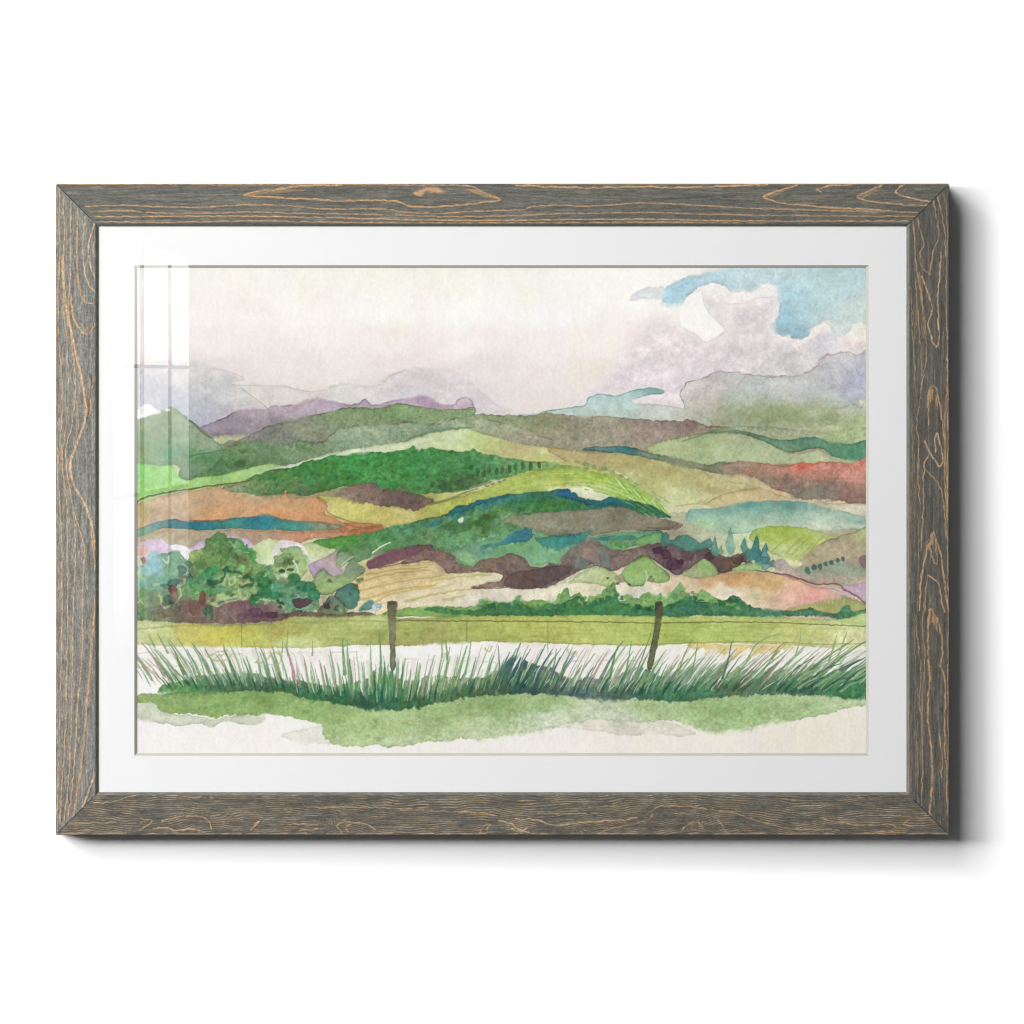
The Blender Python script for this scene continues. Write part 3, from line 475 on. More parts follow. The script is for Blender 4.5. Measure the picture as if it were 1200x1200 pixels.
    wash([(296,660),(294,645),(302,636),(315,632),(332,634),(345,640),(365,636),(380,641),(395,646),(375,656),(362,665),(345,690),(310,690),(300,675)],[(310,645,'c9d8a2'),(330,640,'cbd6a8'),(375,645,'ccd6a0'),(345,660,'e6e6dc')],.95,1.0,.12)
    wash([(327,634),(345,635),(357,642),(362,660),(355,655),(345,643),(330,643),(322,655),(318,652)],'ebe3ea',.9,.8,.03)
    dab(164,644,8,7,'dcb39d',.85); dab(167,657,4,5,'a5705f',.85); stroke([(157,650),(163,656),(166,664)],'f0e6e0',1,.8,.8)
    wash([(198,641),(206,638),(215,640),(222,645),(222,664),(212,654)],'f1eef0',.95,.7,.02)
    LB=[(150,672),(168,662),(182,652),(196,648),(206,645),(216,655),(228,668),(222,690),(205,705),(180,715),(150,722)]
    wash(LB,[(180,668,'8fc0bd'),(175,680,'79ad93'),(205,660,'6fa07c'),(215,670,'7fab86'),(165,700,'7a9f6a'),(195,682,'6da688'),(180,705,'7e8f68'),(205,690,'74987a')],.95,2.2,.22,mot=.1)
    dab(180,658,9,12,'9cc8cc',.8,0,.05,1.5,1.5); dab(181,665,8,7,'8fbfca',.7,0,.05)
    stroke([(197,652),(196,660),(190,655)],'eae8ea',1,.6,.8)
    MB=[(221,668),(222,648),(232,644),(238,642),(240,632),(248,630),(252,625),(262,625),(267,631),(278,632),(290,640),(297,650),(300,660),(312,664),(322,664),(325,676),(335,680),(350,690),(372,700),(372,715),(340,722),(300,726),(262,730),(230,728),(180,728),(155,726),(155,712),(180,712),(200,700),(210,690),(225,680)]
    wash(MB,[(226,650,'9ab870'),(245,640,'678f55'),(257,632,'5c8a50'),(265,650,'678a4a'),(285,645,'5f9d5c'),(293,660,'7f9a5c'),(240,658,'6f9450'),(225,672,'7b8066'),(245,672,'46915a'),(225,690,'7caa6e'),(250,690,'5f9a62'),(270,690,'9dbb7c'),(262,680,'b5c98a'),(290,682,'8aa860'),(310,680,'5f9468'),(330,690,'62a077'),(340,705,'78ab80'),(200,705,'7c7a62'),(190,718,'7f7a62'),(165,722,'6f9468'),(235,712,'7f6a60'),(280,712,'7f6562'),(310,715,'745a5c')],.97,2.6,.25,mot=.12,mot2=.08)
    dabs(46,(224,300,635,690),5.5,4,['4d7f45','7fa862','5f8f4a','6a7f4a','3f8a52','8fb274','578a58'],.5,poly=MB,ang=-.7)
    for x,y,rx,ry,c in ((247,668,8,6,'3c8c55'),(240,676,9,5,'4a9560'),(226,682,9,7,'4f9a68'),(232,688,8,6,'69a86c'),(285,655,9,6,'7a7548'),(290,647,9,5,'4aa05c'),(295,655,5,8,'5ea35c'),(262,645,6,8,'5f8a4a'),(213,668,6,5,'4a6e6a'),(221,662,5,3,'556d62'),(203,683,8,4,'4a7566'),(195,688,8,3,'4f8070'),(197,703,7,6,'2f6f50'),(206,690,7,5,'8a7d72'),(215,678,6,4,'7a6f68'),(262,692,10,6,'7cab74'),(252,692,7,5,'6aa070'),(272,680,8,6,'b9cc90'),(285,683,8,5,'a9c07c'),(277,694,9,5,'93b873'),(262,700,12,5,'bcd08e'),(300,668,7,6,'82a86a'),(308,676,8,6,'6a9a5c'),(315,668,7,6,'6f9f6a'),(318,690,9,7,'62a27c'),(330,684,9,7,'5fa078'),(335,700,9,6,'6aa57a'),(345,712,8,6,'78b088'),(300,690,8,5,'9abb80')): dab(x,y,rx,ry,c,.8,RS.uniform(-.5,.5),.22)
    stroke([(276,632),(286,640),(293,650),(297,658)],'3f7a48',.9,.6,.7); stroke([(268,634),(280,645),(292,648)],'a9c792',.9,.6,.7)
    for p in ([(244,684),(252,683),(262,677),(264,672)],[(245,685),(250,688)],[(264,668),(270,670)],[(275,670),(281,672)],[(290,675),(298,680),(305,684)],[(283,688),(292,685),(295,683)]): stroke(p,'2a5f44',3.0,1.6,.9,2.2)
    RC=[(320,662),(322,652),(330,650),(328,643),(336,643),(340,640),(350,642),(358,652),(362,665),(358,672),(352,680),(330,682),(321,672)]
    wash(RC,[(335,648,'9bbd84'),(352,655,'a0bd80'),(330,660,'7f9a62'),(350,672,'a4bf80'),(325,668,'b2c890')],.95,2.2,.28)
    dabs(10,(326,348,652,668),4,3,['5f7f4a','6f9058','4f7040'],.7); stroke([(344,657),(348,664),(349,670)],'eef0e4',1.2,.6,.9)
    dab(331,670,4,2.4,'23482f',.9); dab(341,668,4,1.8,'3c5a34',.9); dab(334,675,5,3,'dfe6c4',.9)
    wash([(361,662),(372,657),(385,651),(398,644),(393,655),(396,664),(402,668),(390,681),(378,676),(370,680)],[(368,668,'b79dc0'),(385,660,'bba6ad'),(392,672,'b9a6b0')],.93,1.0,.3,ecol='6a5a52')
    wash([(393,660),(394,652),(400,645),(415,648),(430,640),(436,648),(424,656),(410,656),(402,664),(397,664)],[(400,655,'8fa880'),(420,648,'6f9468')],.93,1,.25)
    wash([(362,690),(368,678),(378,665),(390,676),(402,670),(412,655),(420,662),(428,668),(420,676),(412,682),(400,690),(385,697),(372,695)],[(375,676,'8fa878'),(395,682,'8fb074'),(415,667,'82957a'),(385,690,'9cbb78')],.94,1.2,.25)
    stroke([(400,663),(406,657),(414,652)],'ddd2d4',.8,.5,.8)
    wash([(396,692),(406,685),(412,683),(420,688),(421,702),(415,713),(406,714),(398,706),(388,706)],[(400,695,'5c7a72'),(412,700,'4c8070'),(415,688,'41766a')],.95,1.1,.28)
    wash([(372,720),(380,705),(390,698),(400,704),(404,716),(400,722)],[(380,712,'6a6a58'),(392,706,'6a7f70'),(395,716,'6f8a5c')],.93,1.4,.25)
    for x,y,rx,ry,c in ((345,678,8,7,'2c7648'),(351,687,8,7,'2f7a50'),(362,688,8,7,'2a7650'),(368,697,9,7,'2f7d58'),(310,683,8,8,'35804a'),(312,694,9,7,'2f7a48'),(322,698,7,5,'2f7f4c'),(300,700,7,4,'2f8550'),(298,706,7,4,'3a8a50'),(305,680,6,5,'4a8f58'),(338,690,7,6,'74aa7c'),(395,713,3,4,'3a6a70'),(383,710,4,4,'40364a'),(418,688,3,3,'6a5a52')): dab(x,y,rx,ry,c,.85,RS.uniform(-.6,.6),.25)
    dab(376,662,9,6,'b9a8b4',.4)
    stipple(300, MB, 1.2, 2.8, .3, .8, -.6, 1.3, .07, 3); stipple(60, LB, 1.2, 2.8, .14, .6, -.4, 1.3, .05, 4); stipple(40, RC, 1.2, 2.4, .15, .7, 0, 1.3, .05, 5)
    stipple(70, [(300,672),(330,668),(365,680),(400,684),(420,690),(420,716),(380,720),(320,715)], 1.3, 2.8, .2, .75, 0, 1.3, .07, 6)
    for k in range(26):
        x = RS.uniform(200,425); y = RS.uniform(668,708)+abs(x-300)*.03
        dab(x, y, RS.uniform(1.5,4), RS.uniform(1.2,2.6), ['24543c','2f6a48','1f4632','3a5a3c','4a3a3c'][k%5], .6, RS.uniform(-.8,.8), .05, 2.4, 1.0)
    # brown feet of the thicket
    wash([(155,728),(160,714),(180,712),(196,712),(206,716),(214,708),(228,703),(238,708),(250,712),(262,711),(275,706),(290,703),(298,712),(312,718),(330,721),(345,716),(360,717),(372,718),(395,720),(425,718),(440,720),(400,724),(330,728),(262,731),(200,729)],
         [(165,722,'6a9068'),(190,720,'7c7a60'),(220,712,'80685f'),(245,722,'8a7466'),(265,718,'84706a'),(290,710,'806068'),(310,722,'6d505a'),(345,722,'625048'),(400,721,'665a4a')],.9,1.6,.22,mot=.12)
    wash([(343,703),(352,701),(366,703),(360,710),(350,714),(344,709)],'5c3f48',.92,1.2,.25)
    for x,y,rx,ry,c in ((202,692,5,6,'784038'),(203,700,6,6,'8a6a62'),(236,700,4,8,'7c443a'),(246,718,5,9,'3a6850'),(240,716,3,5,'3f6a50'),(222,710,12,8,'7b5f5a'),(300,718,10,6,'6e4c5c'),(318,721,9,4,'55383f'),(330,707,3,2,'234a34'),(326,704,2.5,2,'1f4a30'),(328,712,2.5,2,'234a34')): dab(x,y,rx,ry,c,.8,RS.uniform(-.3,.3),.25)
    for p in ([(162,655),(164,670),(161,685),(163,700),(171,710)],[(163,672),(170,680)],[(160,707),(167,703)],[(186,698),(190,708),(193,714)],[(192,713),(200,709)],[(209,685),(212,695),(210,702)],[(244,704),(255,710),(262,707),(285,701)],[(255,704),(275,700),(290,700)],[(216,680),(211,688)],[(280,692),(283,700)],[(310,702),(322,706)],[(180,686),(188,684)],[(300,705),(315,702)]): stroke(p,'bfd39c',1.7,.5,.8,1.8,.5,4,.35)
    for p in ([(276,728),(270,722)],[(220,718),(228,724)],[(350,722),(360,712),(366,706)]): stroke(p,'a5a08a',.8,.5,.6)
    wash([(419,715),(428,706),(434,703),(440,708),(436,714),(426,716)],[(425,712,'4a7f74'),(434,708,'5a9088')],.9,1,.25)
    dab(441,712,6,5,'cfe0e6',.9); dab(444,710,4,3,'9cc3d2',.8); dab(437,717,5,2,'eef0f0',.8); stroke([(405,719),(420,718),(436,719)],'4e4436',.9,.6,.8)
    stipple(110, [(157,728),(162,714),(206,714),(240,706),(275,706),(300,712),(345,714),(372,716),(430,718),(400,723),(262,730)], 1.4, 3, .18, .7, -.5, 1.4, .05, 7)
    # ---- near meadow
    wash([(150,730),(170,727),(180,728),(215,730),(262,733),(320,730),(340,724),(370,723),(400,723),(425,722),(455,720),(470,725),(520,724),(560,722),(640,722),(715,721),(800,723),(880,722),(970,726),(1000,722),(1025,718),(1025,757),(900,755),(820,754),(740,757),(640,754),(560,752),(470,757),(420,756),(350,760),(250,758),(190,757),(150,752)],
         [(170,735,'cbd59e'),(185,750,'ccd494'),(220,742,'c6c065'),(260,745,'cbc45a'),(300,748,'c1c562'),(330,740,'b0ae5c'),(350,755,'c6d08c'),(400,745,'b1bb6d'),(400,730,'a9b56a'),(430,728,'bdca80'),(440,745,'a3ac62'),(480,735,'a0aa5d'),(500,748,'a2a65e'),(560,740,'afba63'),(620,735,'b6bf61'),(640,748,'b3bb63'),(700,740,'b7c46b'),(780,738,'b0c364'),(850,735,'b7c76f'),(940,740,'c2ca7b'),(1000,745,'d5d49f'),(1010,728,'b9cb84')],.97,1.1,.14,mot=.06)
    stroke([(158,738),(200,734),(250,733),(320,731)],'8f9458',1.0,.7,.55,1); stroke([(330,731),(400,728),(455,728)],'93a05a',2.2,1.2,.5,1)
    for i in range(40):
        x=RS.uniform(330,960); y=RS.uniform(732,750); stroke([(x,y),(x+RS.uniform(15,50),y+RS.uniform(-1,1))],['a3ad58','c6cf80','97a052'][i%3],1.3,.7,.35,1)
    wash([(805,756),(820,754),(860,756),(900,756),(930,757),(925,763),(900,766),(880,770),(850,772),(830,768),(815,762)],[(830,760,'e0cb7f'),(880,762,'e3cd86'),(915,760,'dcc889')],.85,1.2,.1)
    stroke([(463,727),(540,728),(600,728),(700,729),(780,730),(880,729),(960,732),(1020,734)],'655f35',.75,.6,.8,.6)
    stroke([(740,755),(800,754),(870,752),(920,753),(960,755),(1020,754)],'8a8a60',.5,.5,.7,.5)
    stroke([(440,754),(500,752),(560,751),(640,753),(720,756)],'9a9a68',.5,.5,.6,.6)
    for p in ([(160,782),(190,780),(215,781)],[(160,766),(200,762)],[(473,772),(520,774),(582,776)],[(670,775),(720,774),(760,775)],[(790,774),(850,773),(930,775)],[(240,768),(300,766),(420,764)]): stroke(p,'b3a39a',.45,.45,.65,.5)
    stroke([(283,732),(283,745),(283,758)],'6f7a50',.6,.5,.7); stroke([(547,728),(547,745),(546,753)],'6f7a50',.6,.5,.7); stroke([(642,727),(642,745),(642,772)],'83835f',.5,.5,.7)
    # ---- lawn at the foot
    wash([(150,824),(182,825),(190,835),(230,840),(250,843),(275,838),(300,836),(311,842),(300,849),(280,848),(262,845),(250,853),(235,849),(210,851),(185,847),(160,843),(150,838)],'cdd3bb',.9,1.6,.15)
    wash([(650,852),(680,845),(740,844),(785,847),(815,858),(800,863),(760,860),(740,863),(705,858),(680,855)],'dcd9c9',.85,1.6,.1)
    wash([(340,858),(370,852),(385,856),(392,870),(370,872),(345,868),(330,862)],'dcdecb',.6,1.6,.12,soft=1.4)
    LW=[(150,817),(200,811),(260,806),(320,806),(350,812),(380,818),(430,824),(470,826),(520,817),(580,811),(640,810),(700,815),(760,815),(800,813),(900,814),(970,814),(1025,815),(1025,826),(1000,829),(985,833),(960,840),(935,843),(920,847),(890,850),(875,855),(840,858),(820,855),(805,850),(785,845),(740,847),(700,844),(680,846),(650,852),(620,859),(600,862),(570,867),(540,865),(520,870),(500,868),(470,876),(440,874),(420,876),(395,873),(385,868),(378,862),(376,850),(360,846),(335,840),(300,837),(270,838),(250,842),(230,838),(200,836),(186,832),(180,825),(150,824)]
    wash(LW,[(200,825,'8bab62'),(280,825,'86aa5d'),(350,835,'8fb267'),(400,840,'95b66d'),(430,850,'a1be7b'),(415,866,'b3c88c'),(460,852,'a7c182'),(520,838,'99b474'),(580,828,'8bab67'),(560,856,'b1c594'),(640,825,'9bb978'),(700,836,'c3d0b0'),(640,844,'c9d5b8'),(560,862,'c3d2a8'),(470,872,'bccfa0'),(840,853,'a9c48a'),(720,843,'d0d8c0'),(760,830,'a8c188'),(850,835,'99b877'),(930,830,'a1bc82'),(1000,820,'b0c496'),(300,815,'7fa458')],.92,2.0,.12,lose=1.6,mot=.08,mot2=.06)
    dabs(46,(380,500,842,872),4,2,['b9cd90','8fae68','c9d8a8','9cba74'],.5,poly=LW)
    dabs(30,(170,370,815,838),7,2.2,['7fa458','95b770','87ac60'],.35,poly=LW)
    dab(880,853,8,2,'dfdccc',.6)
    # ---- grass: a green mass, light wedges of bare paper cut into it, then single blades
    for k in range(44):
        x = 170+k*19.4+RS.uniform(-6,6)
        dab(x, RS.uniform(762,792), RS.uniform(7,13), RS.uniform(3,7), ['e6ecd8','eef0e2','e9e2d6','e2ead0'][k%4], .55, 0, 0, 2.5, 3)
    MS=[(186,810),(200,800),(214,792),(225,787),(240,784),(255,783),(275,784),(292,781),(310,785),(330,788),(345,790),(360,792),(380,797),(400,796),(418,792),(432,786),(444,776),(456,778),(470,790),(490,789),(506,786),(525,786),(545,788),(560,787),(578,780),(592,774),(600,770),(612,772),(626,778),(645,784),(664,788),(684,788),(700,788),(720,786),(736,780),(748,774),(760,778),(776,784),(792,780),(806,776),(820,774),(840,772),(860,774),(880,778),(900,780),(920,776),(940,772),(960,772),(980,768),(1000,764),(1025,756),(1025,816),(960,815),(900,815),(830,818),(790,823),(760,820),(700,820),(640,814),(590,814),(540,819),(500,828),(470,832),(430,831),(400,825),(360,819),(330,811),(290,810),(240,812)]
    MS=[(x, y+(7 if y<800 and not 580<x<650 else 0)) for x, y in MS]
    wash(MS,[(205,806,'5f9a52'),(225,802,'4f8a4a'),(235,790,'7a9a78'),(260,806,'47704c'),(260,788,'7f9688'),(300,804,'41694c'),(290,788,'82988a'),(325,792,'7f8f7c'),(330,806,'3f6f48'),(345,806,'36704a'),(350,794,'6f9068'),(370,815,'2f7046'),(385,802,'6f9a68'),(400,820,'2d6643'),(410,800,'6a9a64'),(430,826,'2b5640'),(445,785,'6fa066'),(450,815,'2a774c'),(480,818,'33643f'),(480,796,'7fa070'),(510,795,'86a878'),(540,812,'45663f'),(540,795,'8a9a70'),(575,805,'3f5c3e'),(570,788,'7d8f6c'),(600,800,'234548'),(605,780,'365a60'),(625,803,'274c4b'),(640,790,'5a7068'),(680,812,'50696a'),(680,795,'87867a'),(720,812,'4a6a5a'),(720,795,'8a9a84'),(755,808,'33604a'),(752,786,'5a8568'),(790,814,'3d7a56'),(790,792,'8aa088'),(820,808,'43805a'),(825,786,'7f9f80'),(850,800,'4f6544'),(870,804,'56654a'),(870,784,'94997a'),(900,810,'4f7558'),(910,790,'8f9a7c'),(930,804,'345e48'),(960,802,'376b48'),(950,782,'7a9a70'),(1000,804,'3b7a48'),(1000,778,'5f9066')],.94,2.2,.2,soft=1.2,mot=.14,mot2=.10)
    g = np.random.RandomState(5)
    def blade(x, yb, dx, h, c, w, a=.88, bend=.0, w1=.25):
        stroke([(x,yb),(x+dx*.42-bend*.3,yb-h*.5),(x+dx,yb-h)], c, w, w1, a, .35, .42, 3, 0, True)
    def lean(x):    # which way the wind lays the tops
        return np.interp(x,[160,230,300,370,430,480,560,640,720,790,860,940,1017],[-46,-30,-16,-10,-3,8,17,27,28,36,46,58,70])
    def base(x): return np.interp(x,[160,200,260,320,360,430,480,540,600,680,760,820,900,1017],[806,808,808,808,815,826,826,816,810,815,816,814,812,808])
    greens = ['6f9c62','5b8c58','86ac74','4a7b52','95b482','64906a','7d9766','88a080']
    def pal(x):
        k = g.rand()
        if k < .12: return ['a9978a','b89a90','8f7a68'][g.randint(3)]
        if 585 < x < 660 and k < .6: return ['2f5560','37606a','44705f'][g.randint(3)]
        if 660 < x < 740 and k < .45: return ['6f8585','8a7f70','b08f78','5f7a70'][g.randint(4)]
        if 340 < x < 380 and k < .3: return 'b58a8a'
        if x > 840 and k < .3: return ['9c8a72','a08a78','7f8a68'][g.randint(3)]
        return greens[g.randint(len(greens))]
    def clump(x): return np.interp(x,[160,200,235,270,300,335,370,400,440,470,500,520,545,575,605,640,670,700,735,765,790,830,860,900,940,980,1017],[.8,1,.95,1.1,.9,1.05,.75,1.15,1.3,.9,1.1,1.15,.95,.9,1.15,.95,.8,1.1,1.1,.85,1.15,.95,1.1,.85,1.05,1.1,.9])
    stipple(260, MS, 1.3, 2.4, .22, .75, -1.2, 2.2, .06, 21)
    for x in np.arange(196,1018,6.3):
        x0 = x+g.uniform(-2.5,2.5); L = lean(x0); y0 = base(x0)-g.uniform(9,26); y1 = max(base(x0)-g.uniform(44,56), 763)
        c = ['f1eeea','f0ece8','ece4e2','eef0e6','e3dcd6'][g.randint(5)]
        stroke([(x0,y0),(x0+L*.42*(y0-y1)/45,(y0+y1)/2),(x0+L*(y0-y1)/45,y1)], c, .25, g.uniform(2.0,4.0), .96, .9, .4, 3)
        if g.rand() < .3: blade(x0+g.uniform(-3,3), base(x0)-g.uniform(3,10), L*.5, g.uniform(12,20), 'f0ece9', .5, .9)
    for x in np.arange(172,1035,6.9):
        x0 = x+g.uniform(-3,3); L = lean(x0)*g.uniform(.7,1.15); h = g.uniform(26,50)*clump(x0)
        yb = base(x0)-g.uniform(4,14)
        blade(x0-L*.2, yb, L*h/50, h, pal(x0), g.uniform(1.2,2.7), .9, g.uniform(-3,3), g.uniform(.15,.6))
    for x in np.arange(166,225,5.5):
        x0 = x+g.uniform(-2,2); blade(x0, 806-g.uniform(0,18), -g.uniform(16,26), g.uniform(22,36), ['6f9a5c','86a86c','8f8f70','a08a7c'][g.randint(4)], g.uniform(.7,1.2), .85)
    for x in np.arange(190,1030,5.2):
        x0 = x+g.uniform(-3,3); L = lean(x0)*g.uniform(.8,1.2); h = g.uniform(12,26)*clump(x0)
        blade(x0-L*.1, base(x0)-g.uniform(-1,5), L*h/50, h, ['3c7048','25513c','4a8a50','4a6a4e','2f5a40','1f4c38'][g.randint(6)], g.uniform(1.2,2.3), .75)
    for x in np.arange(190,1010,9.5):
        x0 = x+g.uniform(-4,4); L = lean(x0)*g.uniform(.8,1.1)
        blade(x0-L*.1, base(x0)-g.uniform(10,20), L*.7, g.uniform(28,44), pal(x0), g.uniform(.5,1.0), .85)
    for x in np.arange(220,1000,13):
        x0 = x+g.uniform(-5,5); y0 = base(x0)-g.uniform(2,14)
        stroke([(x0,y0),(x0+lean(x0)*.22,y0-13)], ['dfe6cf','cfdcb8','b9cfa0','e6dcd6'][g.randint(4)], .45, .25, .8)
    # broad loaded-brush tufts
    for x in np.arange(200,1010,21):
        x0 = x+g.uniform(-7,7); L = lean(x0); h = g.uniform(24,40)*clump(x0)
        stroke([(x0,base(x0)-5),(x0+L*.4*h/50,base(x0)-h*.55),(x0+L*h/50,base(x0)-h)], ['7fa374','93b084','6b9468','a3b894','6a8a76'][g.randint(5)], g.uniform(2.4,3.8), .3, .62, .8, .5, 4, .25, True)
    # far right: long grass blown flat
    for k in range(26):
        x0 = g.uniform(915,1000); y0 = g.uniform(792,812); l = g.uniform(18,34)
        stroke([(x0,y0),(x0+l*.5,y0-l*.34),(x0+l,y0-l*.5)], ['2f5f4a','4f8f58','7faa78','2c5548','a3bd90'][g.randint(5)], g.uniform(.8,1.6), .4, .8, .6)
    # tall single stems seen one by one
    for p,c,w in (([(196,765),(188,750),(183,742)],'7f9a5a',1.4),([(181,758),(176,749),(173,744)],'8aa465',1.4),([(215,790),(205,765),(197,753)],'5f8a50',1.5),([(404,790),(402,765),(401,748)],'5f9354',2.2),([(409,790),(407,765),(407,750)],'79a868',1.8),([(447,800),(446,765),(444,738)],'5f8f58',1.6),([(337,768),(336,752),(337,738)],'7f9a58',.9),([(330,765),(331,750)],'8aa062',1),([(366,768),(366,752)],'8aa062',1),([(518,770),(518,757),(517,746)],'86a468',1.4),([(524,772),(523,758),(522,748)],'6f9458',1.4),([(545,790),(550,765),(553,746)],'7fa068',1.3),
        ([(585,800),(585,775),(584,757)],'5a6f58',1.1),([(645,795),(650,775),(652,761)],'5f7a78',1.2),([(715,795),(720,770),(725,756)],'4f8a4a',1.6),([(732,795),(737,770),(740,752)],'5a8f58',1.3),([(745,790),(755,765),(763,742)],'6f7a58',1.1),([(847,795),(853,775),(858,752)],'3f6a4a',1.5),([(875,775),(885,757),(900,747),(915,743)],'7f9a70',.9),([(795,790),(803,765),(812,750)],'7f9a50',1.2),([(810,790),(815,770),(818,753)],'76935a',1.1),([(932,770),(938,750),(939,735)],'9aae78',1.1),([(972,775),(978,755),(981,745)],'86aa62',1.6),([(980,775),(988,755),(993,740)],'86aa62',1.7),([(905,772),(912,760),(921,753)],'9c8a50',1.8),([(985,785),(1003,776),(1018,769)],'3f6158',2),([(985,778),(993,765),(998,758)],'8fae70',1.2)):
        stroke(p,c,w,.4,.88)
    # yellowish scribbles behind the left grass
    for p in ([(243,770),(255,764),(266,762),(258,768),(250,774)],[(250,775),(265,773),(272,766)],[(300,777),(312,774),(322,765),(330,770),(325,778),(312,778)],[(568,760),(573,764),(577,758)],[(665,762),(668,768),(674,764),(676,770)]): stroke(p,'a9b56a',1.2,.7,.65,1.2)
    # fence posts
    for P,c in (([(453,706),(457,704.5),(463,704),(465,707),(464,720),(464,742),(463,762),(464,780),(460,787),(457,781),(457,760),(456,738),(455,718)],[(459,710,'6a6752'),(459,740,'858268'),(459,770,'747656')]),
                ([(768,706),(773,704),(777,707),(776,722),(774,738),(771,754),(768,768),(764,784),(758,783),(763,755),(766,738),(768,720)],[(773,710,'55553f'),(770,735,'6d6d4a'),(764,768,'636646')])):
        wash(P,c,.97,.7,.25,1.0,.45,.12,2)
    dab(459,707,4,2.2,'4c473a',.7); dab(773,708,3.4,2.2,'3c3b2c',.7)
    for x,yb,dx,h,c in ((460,816,-1,44,'4f9a62'),(457,818,-3,38,'6aa674'),(466,818,1,42,'5a9a66'),(764,814,13,38,'6a9a70'),(757,814,12,34,'7aa680'),(771,812,14,34,'5f9068'),(462,812,-4,38,'3f8a55'),(455,815,-6,46,'4f9058'),(470,815,2,40,'3a7f4c'),(768,812,14,34,'4a8055'),(760,812,14,30,'3d6f50')): blade(x,yb,dx,h,c,1.5)
    # ---- overall: the pigments are earthy
    lum = (CAN*np.array([.3, .59, .11], np.float32)).sum(-1, keepdims=True)
    CAN[:] = lum+(CAN-lum)*.93
    CAN[:] = .95-(.95-CAN)*1.01
    # ---- paper tooth and pigment grain
    tooth = vnoise(1.4, 1.5, 31)*.5+vnoise(2.6, 3.0, 32)*.6
    dens = np.clip(1-CAN.mean(-1), 0, 1)
    CAN[:] = CAN*(1+tooth*(.013+.14*dens))[..., None]
    CAN[:] = CAN+(vnoise(3.4, 3.4, 33)*.045*dens)[..., None]*np.array([1, -.3, -1], np.float32)
    np.clip(CAN, 0, 1, out=CAN)
